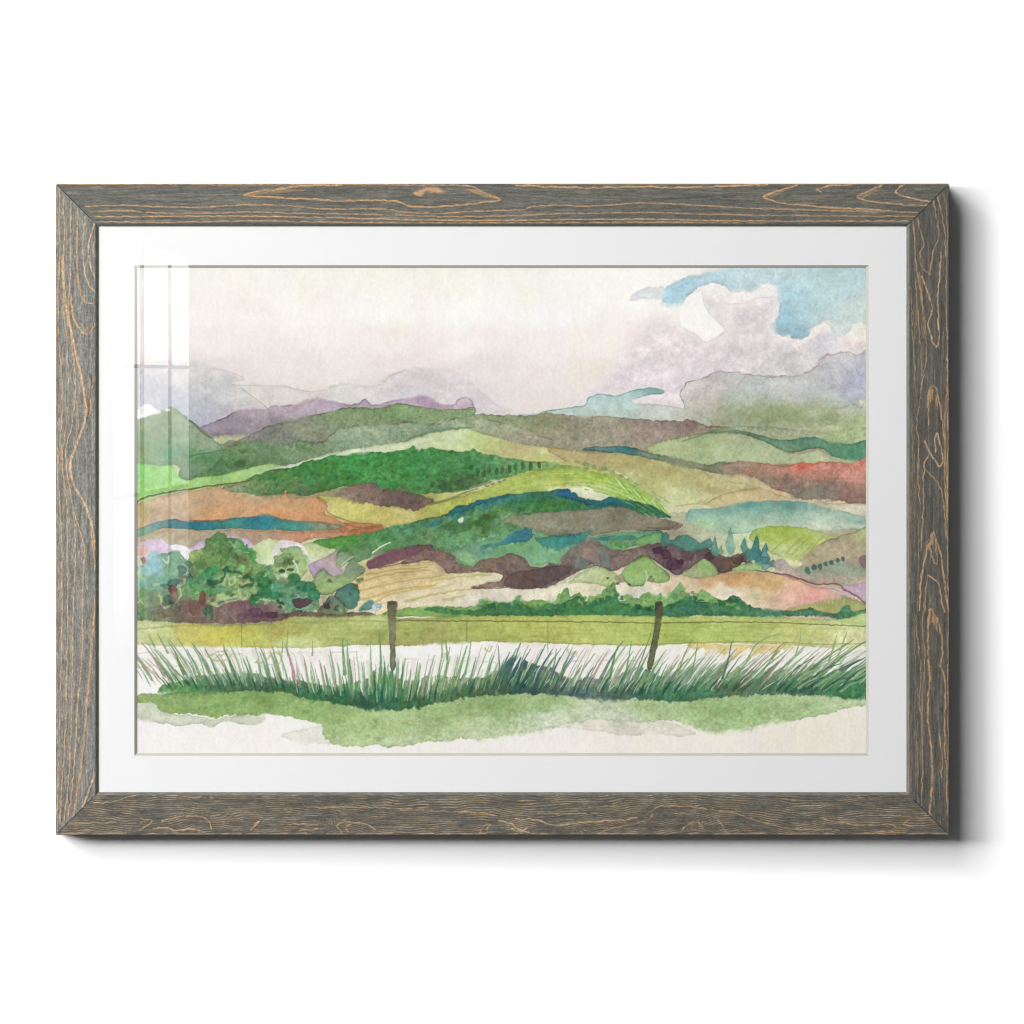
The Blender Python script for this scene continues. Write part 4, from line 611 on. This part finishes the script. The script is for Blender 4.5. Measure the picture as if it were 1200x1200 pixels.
# ---------------------------------------------------------------- wood grain
TAN = ['d3a878', 'cda072', 'd8b184', 'c59a6e']
def gline(p, w=.8, c=None, a=.85, rough=.5):
    c = c or TAN[RS.randint(4)]
    q = [(x+.55, y+.75) for x, y in p]
    stroke(q, '45433c', w*.9, w*.7, a*.7, rough, .45, 4, .4)
    stroke(p, c, w*.85, w*.8, min(1, a*1.12), rough, .38, 4, .28)
def grain(side):
    hz = side in ('top', 'bottom')
    fib = vnoise(26, 1.3, 41) if hz else vnoise(1.3, 26, 41)
    fib2 = vnoise(60, 2.6, 42) if hz else vnoise(2.6, 60, 42)
    speck = vnoise(1.0, .9, 43)
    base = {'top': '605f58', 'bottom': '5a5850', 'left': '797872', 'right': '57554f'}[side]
    fib3 = vnoise(9, .9, 47) if hz else vnoise(.9, 9, 47)
    CAN[:] = hexc(base)*(1+.11*fib+.07*fib2+.10*fib3+.10*speck)[..., None]
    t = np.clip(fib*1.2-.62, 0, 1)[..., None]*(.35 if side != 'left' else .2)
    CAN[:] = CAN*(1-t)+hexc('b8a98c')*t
    if side == 'top':
        for p in ([(100,242),(140,240.5),(180,242),(230,243),(270,241),(300,240),(340,241),(380,245),(440,244.5),(480,249),(520,250),(560,247.5),(610,246),(625,242),(660,240.5),(680,242),(720,240),(750,238),(790,239),(840,242),(880,244),(940,246),(1010,247.5),(1075,249)],
                  [(105,248),(150,247),(180,249.5),(250,250),(290,248.5),(350,250),(420,251),(480,252.5),(530,254),(600,253),(650,250.5),(700,250),(760,249),(850,251.5),(960,253),(1072,253.5)],
                  [(112,254),(200,253.5),(300,253.5),(420,256),(480,257.5),(560,258.5),(650,257.5),(760,257),(880,259),(1065,259)],
                  [(118,260),(200,260.5),(300,259),(420,261),(560,261.5),(700,261),(760,260.5),(900,262)]):
            gline(p, .85, None, .85)
        gline([(68,216.4),(180,216),(300,216.5),(420,216.3),(535,217)], .8)
        gline([(600,216.5),(700,216.2),(760,216.4),(900,216),(1108,216.2)], .6, None, .6)
        for p in ([(400,217),(350,218),(332,221),(305,224),(287,228.5),(310,231),(345,232.5),(400,235),(450,235),(470,237.5),(484,242),(520,242),(552,239),(586,234),(572,228),(560,221.5),(550,218.5),(536,216.5)],
                  [(605,217),(640,219),(680,220),(720,219.5),(760,219),(800,220),(830,219),(870,217.4),(900,216)],
                  [(935,217),(920,221),(906,226),(895,231),(908,236),(930,239.5),(970,243),(1000,244.5),(1045,247)],
                  [(1034,217),(1020,223),(1012,227),(1004,230.5),(1018,235.5),(1050,239.5),(1088,241)],
                  [(1060,216),(1054,220),(1050,226),(1064,231),(1092,237)],
                  [(1000,216),(975,217.5),(958,221),(962,225)]):
            gline(p, 1.15, None, .9, .8)
        for k in range(16): gline([(287+k*3.2,228.5-k*.45),(300+k*4,228.2-k*.35)], .4, None, .6)
        for x in (895, 1004): 
            for k in range(9): gline([(x+k*2,231-k*1.1),(x+10+k*2,231.2-k*1.0)], .5, None, .6)
        wash([(484,227),(492,221),(505,219),(512,219.5),(522,225),(512,226),(500,224),(494,229)], 'cda072', .8, 1, .1)
        for k in range(10): gline([(545+k*2.5,222+k*1.0),(560+k*2.6,223.2+k*1.05)], .5, None, .6)
        for k in range(40):
            x = RS.uniform(80, 1080); y = RS.uniform(219, 240)
            gline([(x,y),(x+RS.uniform(10,45),y+RS.uniform(-.6,.6))], .3, 'b49a76', .5)
        for x in (132,136,148): dab(x,260.5,1.3,.9,'c9c9c4',.9)
    elif side == 'left':
        for p, w in (([(66.5,222),(67,300),(66.5,400),(66.5,480),(67.5,560),(66,700),(67,800),(67,975)],.5),
                     ([(69,224),(70,300),(68,345),(69.5,400),(73,455),(72,500),(67.5,545),(69,575),(72,620),(73,715),(71,800),(69.5,870),(67.5,950)],.7),
                     ([(75,230),(75,300),(74,345),(78,400),(80,455),(77.5,500),(73,535),(75,565),(78.5,600),(79.5,715),(78,800),(77,850),(73.5,910),(70,965)],.8),
                     ([(83,237),(83,300),(81.5,340),(80,360),(85,410),(89,455),(84,500),(77.5,525),(79,555),(85,590),(88.5,640),(86,715),(85,780),(83.5,850),(80,920),(75,962)],.8),
                     ([(91,245),(90.5,300),(93,335),(98.5,353),(106,356),(113,355)],1.0),
                     ([(83,345),(86,372),(94,386),(100,391),(107,388),(113,378)],1.2),
                     ([(100,254),(97,285),(98.5,315),(104,334),(113,342)],1.0),
                     ([(110,263),(104.5,285),(104,300),(108,318),(113,327)],.9), ([(113,279),(109.5,292),(113,306)],.8),
                     ([(74,300),(76,350),(86,400),(95,440),(100,470),(101,487),(95,507),(86,530),(82.5,547),(86,566),(96,585),(104,602),(109,622),(113,650)],1.7),
                     ([(90,470),(92,500),(88,520)],.6),
                     ([(87,600),(94,625),(99,643),(98,670),(96.5,700),(97,740),(95,780),(91,830),(88,880),(84,930),(80,955)],.9),
                     ([(113,690),(110,725),(107,765),(104,800),(100.5,840),(97,880),(92,920),(86,957)],1.5),
                     ([(113,900),(105,925),(97,946)],1.1), ([(107,622),(111,660),(113,690)],.8)):
            gline(p, w, None, .85, .7)
        for k in range(16):
            x = 100+RS.uniform(0,12); y = RS.uniform(435,470); gline([(x,y),(x+RS.uniform(-1,1),y+RS.uniform(8,22))], .6, ['cfa274','8d6f52','5a4a3c'][k%3], .8)
        for k in range(10): gline([(96+k*1.4,385-abs(k-4)*1.2),(97+k*1.3,392-abs(k-4)*1.4)], .4, None, .6)
        for k in range(60):
            x = RS.uniform(68,112); y = RS.uniform(225,960)
            gline([(x,y),(x+RS.uniform(-.6,.6),y+RS.uniform(6,30))], .3, ['5c5b55','a8a79e','c0aa8c','55534e'][k%4], .55)
        CAN[:] *= (1+.13*vnoise(.9,2.2,45)+.06*vnoise(2,9,46))[..., None]
    elif side == 'right':
        for p, w in (([(1094,236),(1098,258),(1100,277),(1096,288),(1092,300),(1090,322)],1.1), ([(1075,256),(1080,275),(1082.5,288),(1078,297),(1080,311),(1090,322)],.9),
                     ([(1099,230),(1104,252),(1108,285),(1109,330),(1110,420),(1109,470),(1107.5,505),(1109,540),(1111,600)],.7),
                     ([(1105,226),(1109,245),(1110.5,300)],.6),
                     ([(1080,324),(1088,344),(1092.5,362),(1088,377),(1091,395),(1097,407),(1100,396),(1100,376),(1098.5,352),(1101,325),(1103,295)],1.0),
                     ([(1088,498),(1088,472),(1089,457),(1093,452),(1098,460),(1104,490),(1107,525),(1107,560),(1110,600)],1.1),
                     ([(1083,517),(1088,527),(1095,538),(1101,547),(1105,537),(1101,520),(1098,508),(1095,518),(1097,530)],1.2),
                     ([(1089,531),(1083,545),(1086,552),(1094,560),(1102,572),(1107,600),(1109,630)],1.0),
                     ([(1084,549),(1082,562),(1083,590),(1081,610),(1079.5,645)],.9),
                     ([(1094,624),(1086,646),(1081,668),(1078.5,690),(1078,716)],1.3), ([(1095,626),(1102,650),(1107,682),(1111,716)],1.2), ([(1090,640),(1093,655),(1098,660),(1097,640)],.9),
                     ([(1088,674),(1094,678),(1100,684),(1103,700),(1106,718)],.9), ([(1088,676),(1085,690),(1084,716)],.8),
                     ([(1090,714),(1087.5,735),(1088,770),(1089.5,795),(1087,835),(1091,878),(1092,910),(1090,955)],1.5),
                     ([(1091,714),(1098,724),(1103,742),(1104.5,765),(1102.5,780),(1108,800),(1107,840),(1107,870),(1109,900),(1110,955)],1.3),
                     ([(1100,860),(1104,885),(1103,910)],.9),
                     ([(1075,705),(1074,740),(1077,760),(1079,790),(1077,820),(1080,850),(1081,900),(1080,945)],.8), ([(1083,705),(1081,735),(1084,770),(1081,820),(1082,860)],.7),
                     ([(1070,255),(1072,290),(1075,320),(1079,345),(1084,380),(1086,415),(1082,440),(1078,470),(1074,500),(1077,515),(1076,560),(1078,590)],.7),
                     ([(1067,335),(1069,380),(1071,420),(1073,460)],.6), ([(1073,330),(1076,370),(1079,410),(1080,440)],.6), ([(1077,320),(1081,355),(1083,395)],.6),
                     ([(1110.5,420),(1111,520),(1110,620),(1111,720),(1111,900)],.6)):
            gline(p, w*.85, None, .85, .9)
        for k in range(26):
            x = RS.uniform(1066,1082); y = RS.uniform(280,930); h = RS.uniform(40,130)
            gline([(x,y),(x+RS.uniform(-1,1.5),y+h*.5),(x+RS.uniform(-1,2),y+h)], .4, ['c9a27a','bd9a74','4a4842'][k%3], .65, .8)
        for k in range(40):
            x = RS.uniform(1084,1111); y = RS.uniform(240,950); h = RS.uniform(10,34)
            gline([(x,y),(x+RS.uniform(-.6,.6),y+h)], .35, ['4a4842','b9966e','85837a'][k%3], .6)
        for y0 in (455, 625, 715):
            for k in range(14):
                x = 1092+RS.uniform(-7,7); gline([(x,y0+abs(x-1092)*1.6),(x+RS.uniform(-.5,.5),y0+12+abs(x-1092)*2)], .5, None, .7)
    else:
        # fine wild figure: contour lines of a warped field
        f = GY*.30+1.1*vnoise(150,40,51)+.75*vnoise(46,22,52)+.35*vnoise(14,9,53)
        for cx, s, a in ((165,42,-2.3),(255,34,1.2),(405,26,2.2),(470,50,-1.4),(815,40,3.8),(640,40,-1.6),(735,60,1.8),(930,36,-1.5),(1010,60,1.0)):
            f = f+a*np.exp(-((GX-cx)/s)**2-((GY-972)/26)**2)
        fr = np.abs((f*1.35) % 1-.5)*2
        wob = np.clip(.6+.8*vnoise(18,5,54)+.4*vnoise(5,3,55), 0, 1)
        t = (np.clip((.32-fr)/.2, 0, 1)*wob*.95)[..., None]
        CAN[:] = CAN*(1-t)+hexc('c2a17a')*t
        t = (np.clip((fr-.72)/.2, 0, 1)*.55)[..., None]
        CAN[:] = CAN*(1-t)+hexc('43413a')*t
        for p, w in (([(110,941),(130,940),(150,934),(160,932)],.8), ([(80,965),(110,964),(135,964)],.8), ([(165,964),(174,960),(178,963),(172,968),(164,972)],1.2),
                     ([(190,963),(210,957),(235,957),(245,963),(248,972)],.9), ([(180,971),(195,970),(205,973),(225,972),(240,975)],1.2), ([(293,973),(298,968),(304,963),(297,966)],1.1),
                     ([(340,966),(360,966),(372,967)],1.1), ([(350,973),(372,972)],.9), ([(400,976),(395,968),(402,963),(415,964),(430,966),(440,972)],1.1), ([(408,975),(405,969),(412,966)],1.0),
                     ([(355,943),(375,947),(400,945),(420,946),(450,947),(500,950),(540,952),(570,955)],.7), ([(540,951),(560,952),(580,956)],1.0), ([(585,962),(600,966),(605,970),(620,976)],1.2), ([(600,972),(612,974),(618,970)],1.1),
                     ([(605,960),(625,960),(645,966),(660,967),(680,964),(710,962),(745,959)],1.2), ([(700,978),(716,971),(735,967),(755,962),(765,955)],.9),
                     ([(562,976),(567,968),(575,966),(570,973)],.8), ([(630,953),(670,954),(700,953)],.6), ([(690,946),(720,945)],.6),
                     ([(760,952),(775,945),(800,945),(830,948),(860,953),(890,962),(910,968),(940,972),(975,972)],.8), ([(800,972),(808,965),(818,963),(824,970)],.8), ([(840,960),(848,970),(852,976)],.7),
                     ([(960,958),(990,965),(1010,967),(1040,966),(1055,970),(1064,972)],1.0), ([(1010,977),(1040,975),(1060,976)],1.0), ([(1064,962),(1058,966),(1070,968)],.9), ([(1030,955),(1060,957),(1085,960)],.6)):
            gline(p, w*.8, None, .8, 1.0)
        x = 70.0
        while x < 1105:
            L = RS.uniform(10,50); gline([(x,977.2),(x+L,977+RS.uniform(-.6,.6))], .7, None, .8); x += L+RS.uniform(3,26)
        CAN[:] *= (1+.07*vnoise(2.5,1.0,56))[..., None]
# ---------------------------------------------------------------- helpers
def X(px): return (px-600)/1000.0
def Z(py): return (600-py)/1000.0
def lin(c): return np.where(c <= .04045, c/12.92, ((c+.055)/1.055)**2.4)

def mat(name, col=(.8, .8, .8), rough=.6, spec=.3):
    m = bpy.data.materials.new(name); m.use_nodes = True
    p = m.node_tree.nodes['Principled BSDF']
    p.inputs['Base Color'].default_value = (*col, 1); p.inputs['Roughness'].default_value = rough
    p.inputs['Specular IOR Level'].default_value = spec
    return m, m.node_tree, p

def bump_noise(nt, p, scale, strength, dist=.0003, mapping=None, detail=3):
    tc = nt.nodes.new('ShaderNodeTexCoord'); n = nt.nodes.new('ShaderNodeTexNoise'); b = nt.nodes.new('ShaderNodeBump')
    src = tc.outputs['Object']
    if mapping:
        mp = nt.nodes.new('ShaderNodeMapping'); mp.inputs['Scale'].default_value = mapping
        nt.links.new(src, mp.inputs[0]); src = mp.outputs[0]
    nt.links.new(src, n.inputs['Vector']); n.inputs['Scale'].default_value = scale; n.inputs['Detail'].default_value = detail
    b.inputs['Strength'].default_value = strength; b.inputs['Distance'].default_value = dist
    nt.links.new(n.outputs[0], b.inputs['Height']); nt.links.new(b.outputs[0], p.inputs['Normal'])
    return n

def obj(name, verts, faces, material, parent=None, col=None):
    me = bpy.data.meshes.new(name)
    v = np.asarray(verts, np.float32).reshape(-1, 3)
    f = np.asarray(faces, np.int32)
    me.vertices.add(len(v)); me.vertices.foreach_set('co', v.ravel())
    me.loops.add(f.size); me.loops.foreach_set('vertex_index', f.ravel())
    me.polygons.add(len(f)); me.polygons.foreach_set('loop_start', np.arange(0, f.size, f.shape[1], dtype=np.int32))
    me.update(calc_edges=True); me.validate()
    if col is not None:
        a = me.color_attributes.new('paint', 'FLOAT_COLOR', 'POINT')
        a.data.foreach_set('color', np.concatenate([col, np.ones((len(col), 1))], 1).astype(np.float32).ravel())
    me.materials.append(material)
    me.polygons.foreach_set('use_smooth', np.zeros(len(f), bool))
    o = bpy.data.objects.new(name, me); C.objects.link(o)
    if parent: o.parent = parent
    return o

def grid_faces(nu, nv, flip=False):
    i, j = np.meshgrid(np.arange(nu-1), np.arange(nv-1), indexing='ij')
    a = (i*nv+j).ravel()
    q = np.stack([a, a+nv, a+nv+1, a+1], 1)
    return q[:, ::-1] if flip else q

def box(name, x0, x1, y0, y1, z0, z1, m, parent=None):
    v = [(x, y, z) for x in (x0, x1) for y in (y0, y1) for z in (z0, z1)]
    f = [(0, 1, 3, 2), (4, 6, 7, 5), (0, 4, 5, 1), (2, 3, 7, 6), (0, 2, 6, 4), (1, 5, 7, 3)]
    return obj(name, v, f, m, parent)

# ---------------------------------------------------------------- the wall
m_wall, nt, p = mat('white_wall_paint', (.92, .92, .92), .9, .1)
bump_noise(nt, p, 900, .05, .0002)
wall = box('wall', -6, 6, 0, .1, -4, 4, m_wall)
wall['kind'] = 'structure'

# ---------------------------------------------------------------- the picture
pic = bpy.data.objects.new('framed_picture', None); C.objects.link(pic); pic.location = (0, 0, Z(978.5))
pic['label'] = 'watercolour of green hills in a white mat and grey wooden frame on the white wall'
pic['category'] = 'framed picture'
root = pic
def part(o):
    o.parent = root; o.location = -root.location; return o

# frame: four mitred rails; grain brushed in as on the photograph
OX0, OX1, OZ0, OZ1 = 65.0, 1112.4, 215.0, 978.5      # outside of the frame, in px
RW = 50.0                                             # rail width incl. the inner chamfer
def rail_profile():
    """(v across the rail in mm from outside, y depth) from the back outside round to the back inside"""
    pr = [(0, -.0012), (0, -FRONT+.0008), (.8, -FRONT)]
    n = 62
    pr += [(.8+(46.2-.8)*k/n, -FRONT) for k in range(1, n+1)]
    pr += [(47.2, -FRONT+.0003), (49.2, -FRONT+.0016), (50.0, -FRONT+.0024), (50.0, -FRONT+.0040), (50.0, -.0012)]
    return pr

def make_rail(side, base_fn):
    pr = rail_profile(); nv = len(pr)
    gap = .42
    horiz = side in ('top', 'bottom')
    L = (OX1-OX0) if horiz else (OZ1-OZ0)
    nu = int(L*1.4)
    s = np.linspace(0, 1, nu)[:, None]
    V = np.array([q[0] for q in pr])[None, :]; Yd = np.array([q[1] for q in pr])[None, :]+0*s
    U = (V+gap)+s*(L-2*(V+gap))
    V = V+0*s
    if side == 'top': px, py = OX0+U, OZ0+V
    elif side == 'bottom': px, py = OX0+U, OZ1-V
    elif side == 'left': px, py = OX0+V, OZ0+U
    else: px, py = OX1-V, OZ0+U
    col = base_fn(px.ravel(), py.ravel())
    # the chamfer inside and the sides are plain stain
    edge = ((V > 47.0) | (Yd > -FRONT+.0007)).ravel()
    col[edge] = col[edge]*.25+EDGE_STAIN*.75
    # worn grain stands a hair proud: real relief
    vv = np.stack([X(px).ravel(), Yd.ravel(), Z(py).ravel()], 1)
    flip = side in ('bottom', 'left')
    f = grid_faces(nu, nv, flip)
    # close the ring (back) and the two mitred ends
    bk = np.arange(nu-1)*nv
    back = np.stack([bk, bk+nv-1, bk+nv+nv-1, bk+nv], 1)
    if flip: back = back[:, ::-1]
    f = np.concatenate([f, back])
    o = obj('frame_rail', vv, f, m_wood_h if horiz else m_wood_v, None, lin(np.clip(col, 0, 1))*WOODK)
    # mitre ends as one polygon each
    import bmesh
    bm = bmesh.new(); bm.from_mesh(o.data); bm.verts.ensure_lookup_table()
    for st in (0, (nu-1)*nv):
        vs = [bm.verts[st+k] for k in range(nv)]
        if (st == 0) == flip: vs = vs[::-1]
        try: bm.faces.new(vs)
        except ValueError: pass
    bmesh.ops.recalc_face_normals(bm, faces=bm.faces)
    for fc in bm.faces: fc.smooth = False
    bm.to_mesh(o.data); bm.free()
    return part(o)

WOODK = .81
EDGE_STAIN = hexc('6a6a62')
def wood_mat(name, scale):
    m, nt, p = mat(name, (.2, .2, .2), .62, .25)
    a = nt.nodes.new('ShaderNodeVertexColor'); a.layer_name = 'paint'
    tc = nt.nodes.new('ShaderNodeTexCoord'); mp = nt.nodes.new('ShaderNodeMapping'); mp.inputs['Scale'].default_value = scale
    n = nt.nodes.new('ShaderNodeTexNoise'); n.inputs['Scale'].default_value = 1; n.inputs['Detail'].default_value = 4; n.inputs['Roughness'].default_value = .7
    nt.links.new(tc.outputs['Object'], mp.inputs[0]); nt.links.new(mp.outputs[0], n.inputs['Vector'])
    r = nt.nodes.new('ShaderNodeMapRange'); r.inputs['From Min'].default_value = .3; r.inputs['From Max'].default_value = .7
    r.inputs['To Min'].default_value = .60; r.inputs['To Max'].default_value = 1.40
    nt.links.new(n.outputs[0], r.inputs[0])
    mx = nt.nodes.new('ShaderNodeVectorMath'); mx.operation = 'SCALE'
    nt.links.new(a.outputs['Color'], mx.inputs[0]); nt.links.new(r.outputs[0], mx.inputs['Scale'])
    nt.links.new(mx.outputs[0], p.inputs['Base Color'])
    b = nt.nodes.new('ShaderNodeBump'); b.inputs['Strength'].default_value = .5; b.inputs['Distance'].default_value = .0003
    nt.links.new(n.outputs[0], b.inputs['Height']); nt.links.new(b.outputs[0], p.inputs['Normal'])
    return m
m_wood_h = wood_mat('grey_stained_wood_along', (110, 500, 1100))
m_wood_v = wood_mat('grey_stained_wood_upright', (1100, 500, 110))

def sample_canvas(px, py):
    u = np.clip((px-PX0)*PS, 0, PW-1.001); v = np.clip((py-PY0)*PS, 0, PH-1.001)
    iu = u.astype(int); iv = v.astype(int); fu = (u-iu)[:, None]; fv = (v-iv)[:, None]
    return (CAN[iv, iu]*(1-fu)+CAN[iv, iu+1]*fu)*(1-fv)+(CAN[iv+1, iu]*(1-fu)+CAN[iv+1, iu+1]*fu)*fv

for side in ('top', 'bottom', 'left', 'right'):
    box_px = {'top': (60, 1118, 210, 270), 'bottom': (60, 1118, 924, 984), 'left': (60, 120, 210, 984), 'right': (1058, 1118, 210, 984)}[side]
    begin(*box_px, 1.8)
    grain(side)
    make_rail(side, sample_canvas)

# print, mat, glass, backing
begin(155.0, 1021.0, 308.0, 890.0, 1.6)
paint()
A_WHITE = .68
matlin = np.interp(GX, [240, 420, 600, 800, 1000], [.935, .885, .85, .80, .755])
alb = np.clip(lin(CAN)/matlin[..., None]*A_WHITE, 0, .95)
m_print, nt, p = mat('watercolour_on_paper', (.7, .7, .7), .85, .15)
a = nt.nodes.new('ShaderNodeVertexColor'); a.layer_name = 'paint'; nt.links.new(a.outputs['Color'], p.inputs['Base Color'])
bump_noise(nt, p, 700, .18, .0003)
vv = np.stack([X(GX).T.ravel(), np.full(GX.size, -FRONT+.0054), Z(GY).T.ravel()], 1)
pr = obj('art_print', vv, grid_faces(PW, PH, True), m_print, None, alb.transpose(1, 0, 2).reshape(-1, 3)); part(pr)
# the sheet has a back too: board glued behind it
m_board, nt, p = mat('brown_backing_board', (.3, .22, .15), .9, .1)
bump_noise(nt, p, 300, .2)
part(box('backing_board', X(108), X(1070), -FRONT+.0075, -FRONT+.0105, Z(936), Z(258), m_board))

# mat board with a bevelled window
m_mat, nt, p = mat('white_mat_board', (A_WHITE, A_WHITE, A_WHITE), .9, .1)
bump_noise(nt, p, 1200, .08, .0002)
m_bev, nt, p = mat('mat_board_core', (.42, .405, .355), .9, .1)
bump_noise(nt, p, 900, .1, .0002)
WX0, WX1, WY0, WY1 = 157.2, 1018.2, 310.6, 885.8      # bevel's outer edge
BW = 3.0
ym, yb = -FRONT+.0032, -FRONT+.0050
def ring(a, b):                                        # rectangles a outside, b inside: (x0,x1,y0,y1,depth)
    v = []
    for (x0, x1, y0, y1, d) in (a, b):
        v += [(X(x0), d, Z(y0)), (X(x1), d, Z(y0)), (X(x1), d, Z(y1)), (X(x0), d, Z(y1))]
    return v, [(k, (k+1) % 4, 4+(k+1) % 4, 4+k) for k in range(4)]
v1, f1 = ring((106, 1072, 256, 938, ym), (WX0, WX1, WY0, WY1, ym))
v2, f2 = ring((106, 1072, 256, 938, ym+.0018), (106, 1072, 256, 938, ym))
mb = part(obj('mat_board', v1+v2, [q[::-1] for q in f1]+[tuple(i+8 for i in q)[::-1] for q in f2], m_mat))
v3, f3 = ring((WX0, WX1, WY0, WY1, ym), (WX0+BW, WX1-BW, WY0+BW, WY1-BW, yb))
bv = obj('bevel', v3, [q[::-1] for q in f3], m_bev, mb)

# glass pane: clear, mirrors by its angle
m_gl = bpy.data.materials.new('clear_picture_glass'); m_gl.use_nodes = True
nt = m_gl.node_tree; nt.nodes.clear()
out = nt.nodes.new('ShaderNodeOutputMaterial'); mx = nt.nodes.new('ShaderNodeMixShader')
tr = nt.nodes.new('ShaderNodeBsdfTransparent'); gl = nt.nodes.new('ShaderNodeBsdfGlossy'); gl.inputs['Roughness'].default_value = 0.0
geo = nt.nodes.new('ShaderNodeNewGeometry'); dt = nt.nodes.new('ShaderNodeVectorMath'); dt.operation = 'DOT_PRODUCT'
ab = nt.nodes.new('ShaderNodeMath'); ab.operation = 'ABSOLUTE'
iv = nt.nodes.new('ShaderNodeMath'); iv.operation = 'SUBTRACT'; iv.inputs[0].default_value = 1; iv.use_clamp = True
pw = nt.nodes.new('ShaderNodeMath'); pw.operation = 'POWER'; pw.inputs[1].default_value = 5
ma = nt.nodes.new('ShaderNodeMath'); ma.operation = 'MULTIPLY_ADD'; ma.inputs[1].default_value = .96; ma.inputs[2].default_value = .04
nt.links.new(geo.outputs['Incoming'], dt.inputs[0]); nt.links.new(geo.outputs['Normal'], dt.inputs[1])
nt.links.new(dt.outputs['Value'], ab.inputs[0]); nt.links.new(ab.outputs[0], iv.inputs[1]); nt.links.new(iv.outputs[0], pw.inputs[0])
nt.links.new(pw.outputs[0], ma.inputs[0]); nt.links.new(ma.outputs[0], mx.inputs[0])
nt.links.new(tr.outputs[0], mx.inputs[1]); nt.links.new(gl.outputs[0], mx.inputs[2]); nt.links.new(mx.outputs[0], out.inputs['Surface'])
part(box('glass_pane', X(107), X(1071), -FRONT+.0015, -FRONT+.0028, Z(937), Z(257), m_gl))
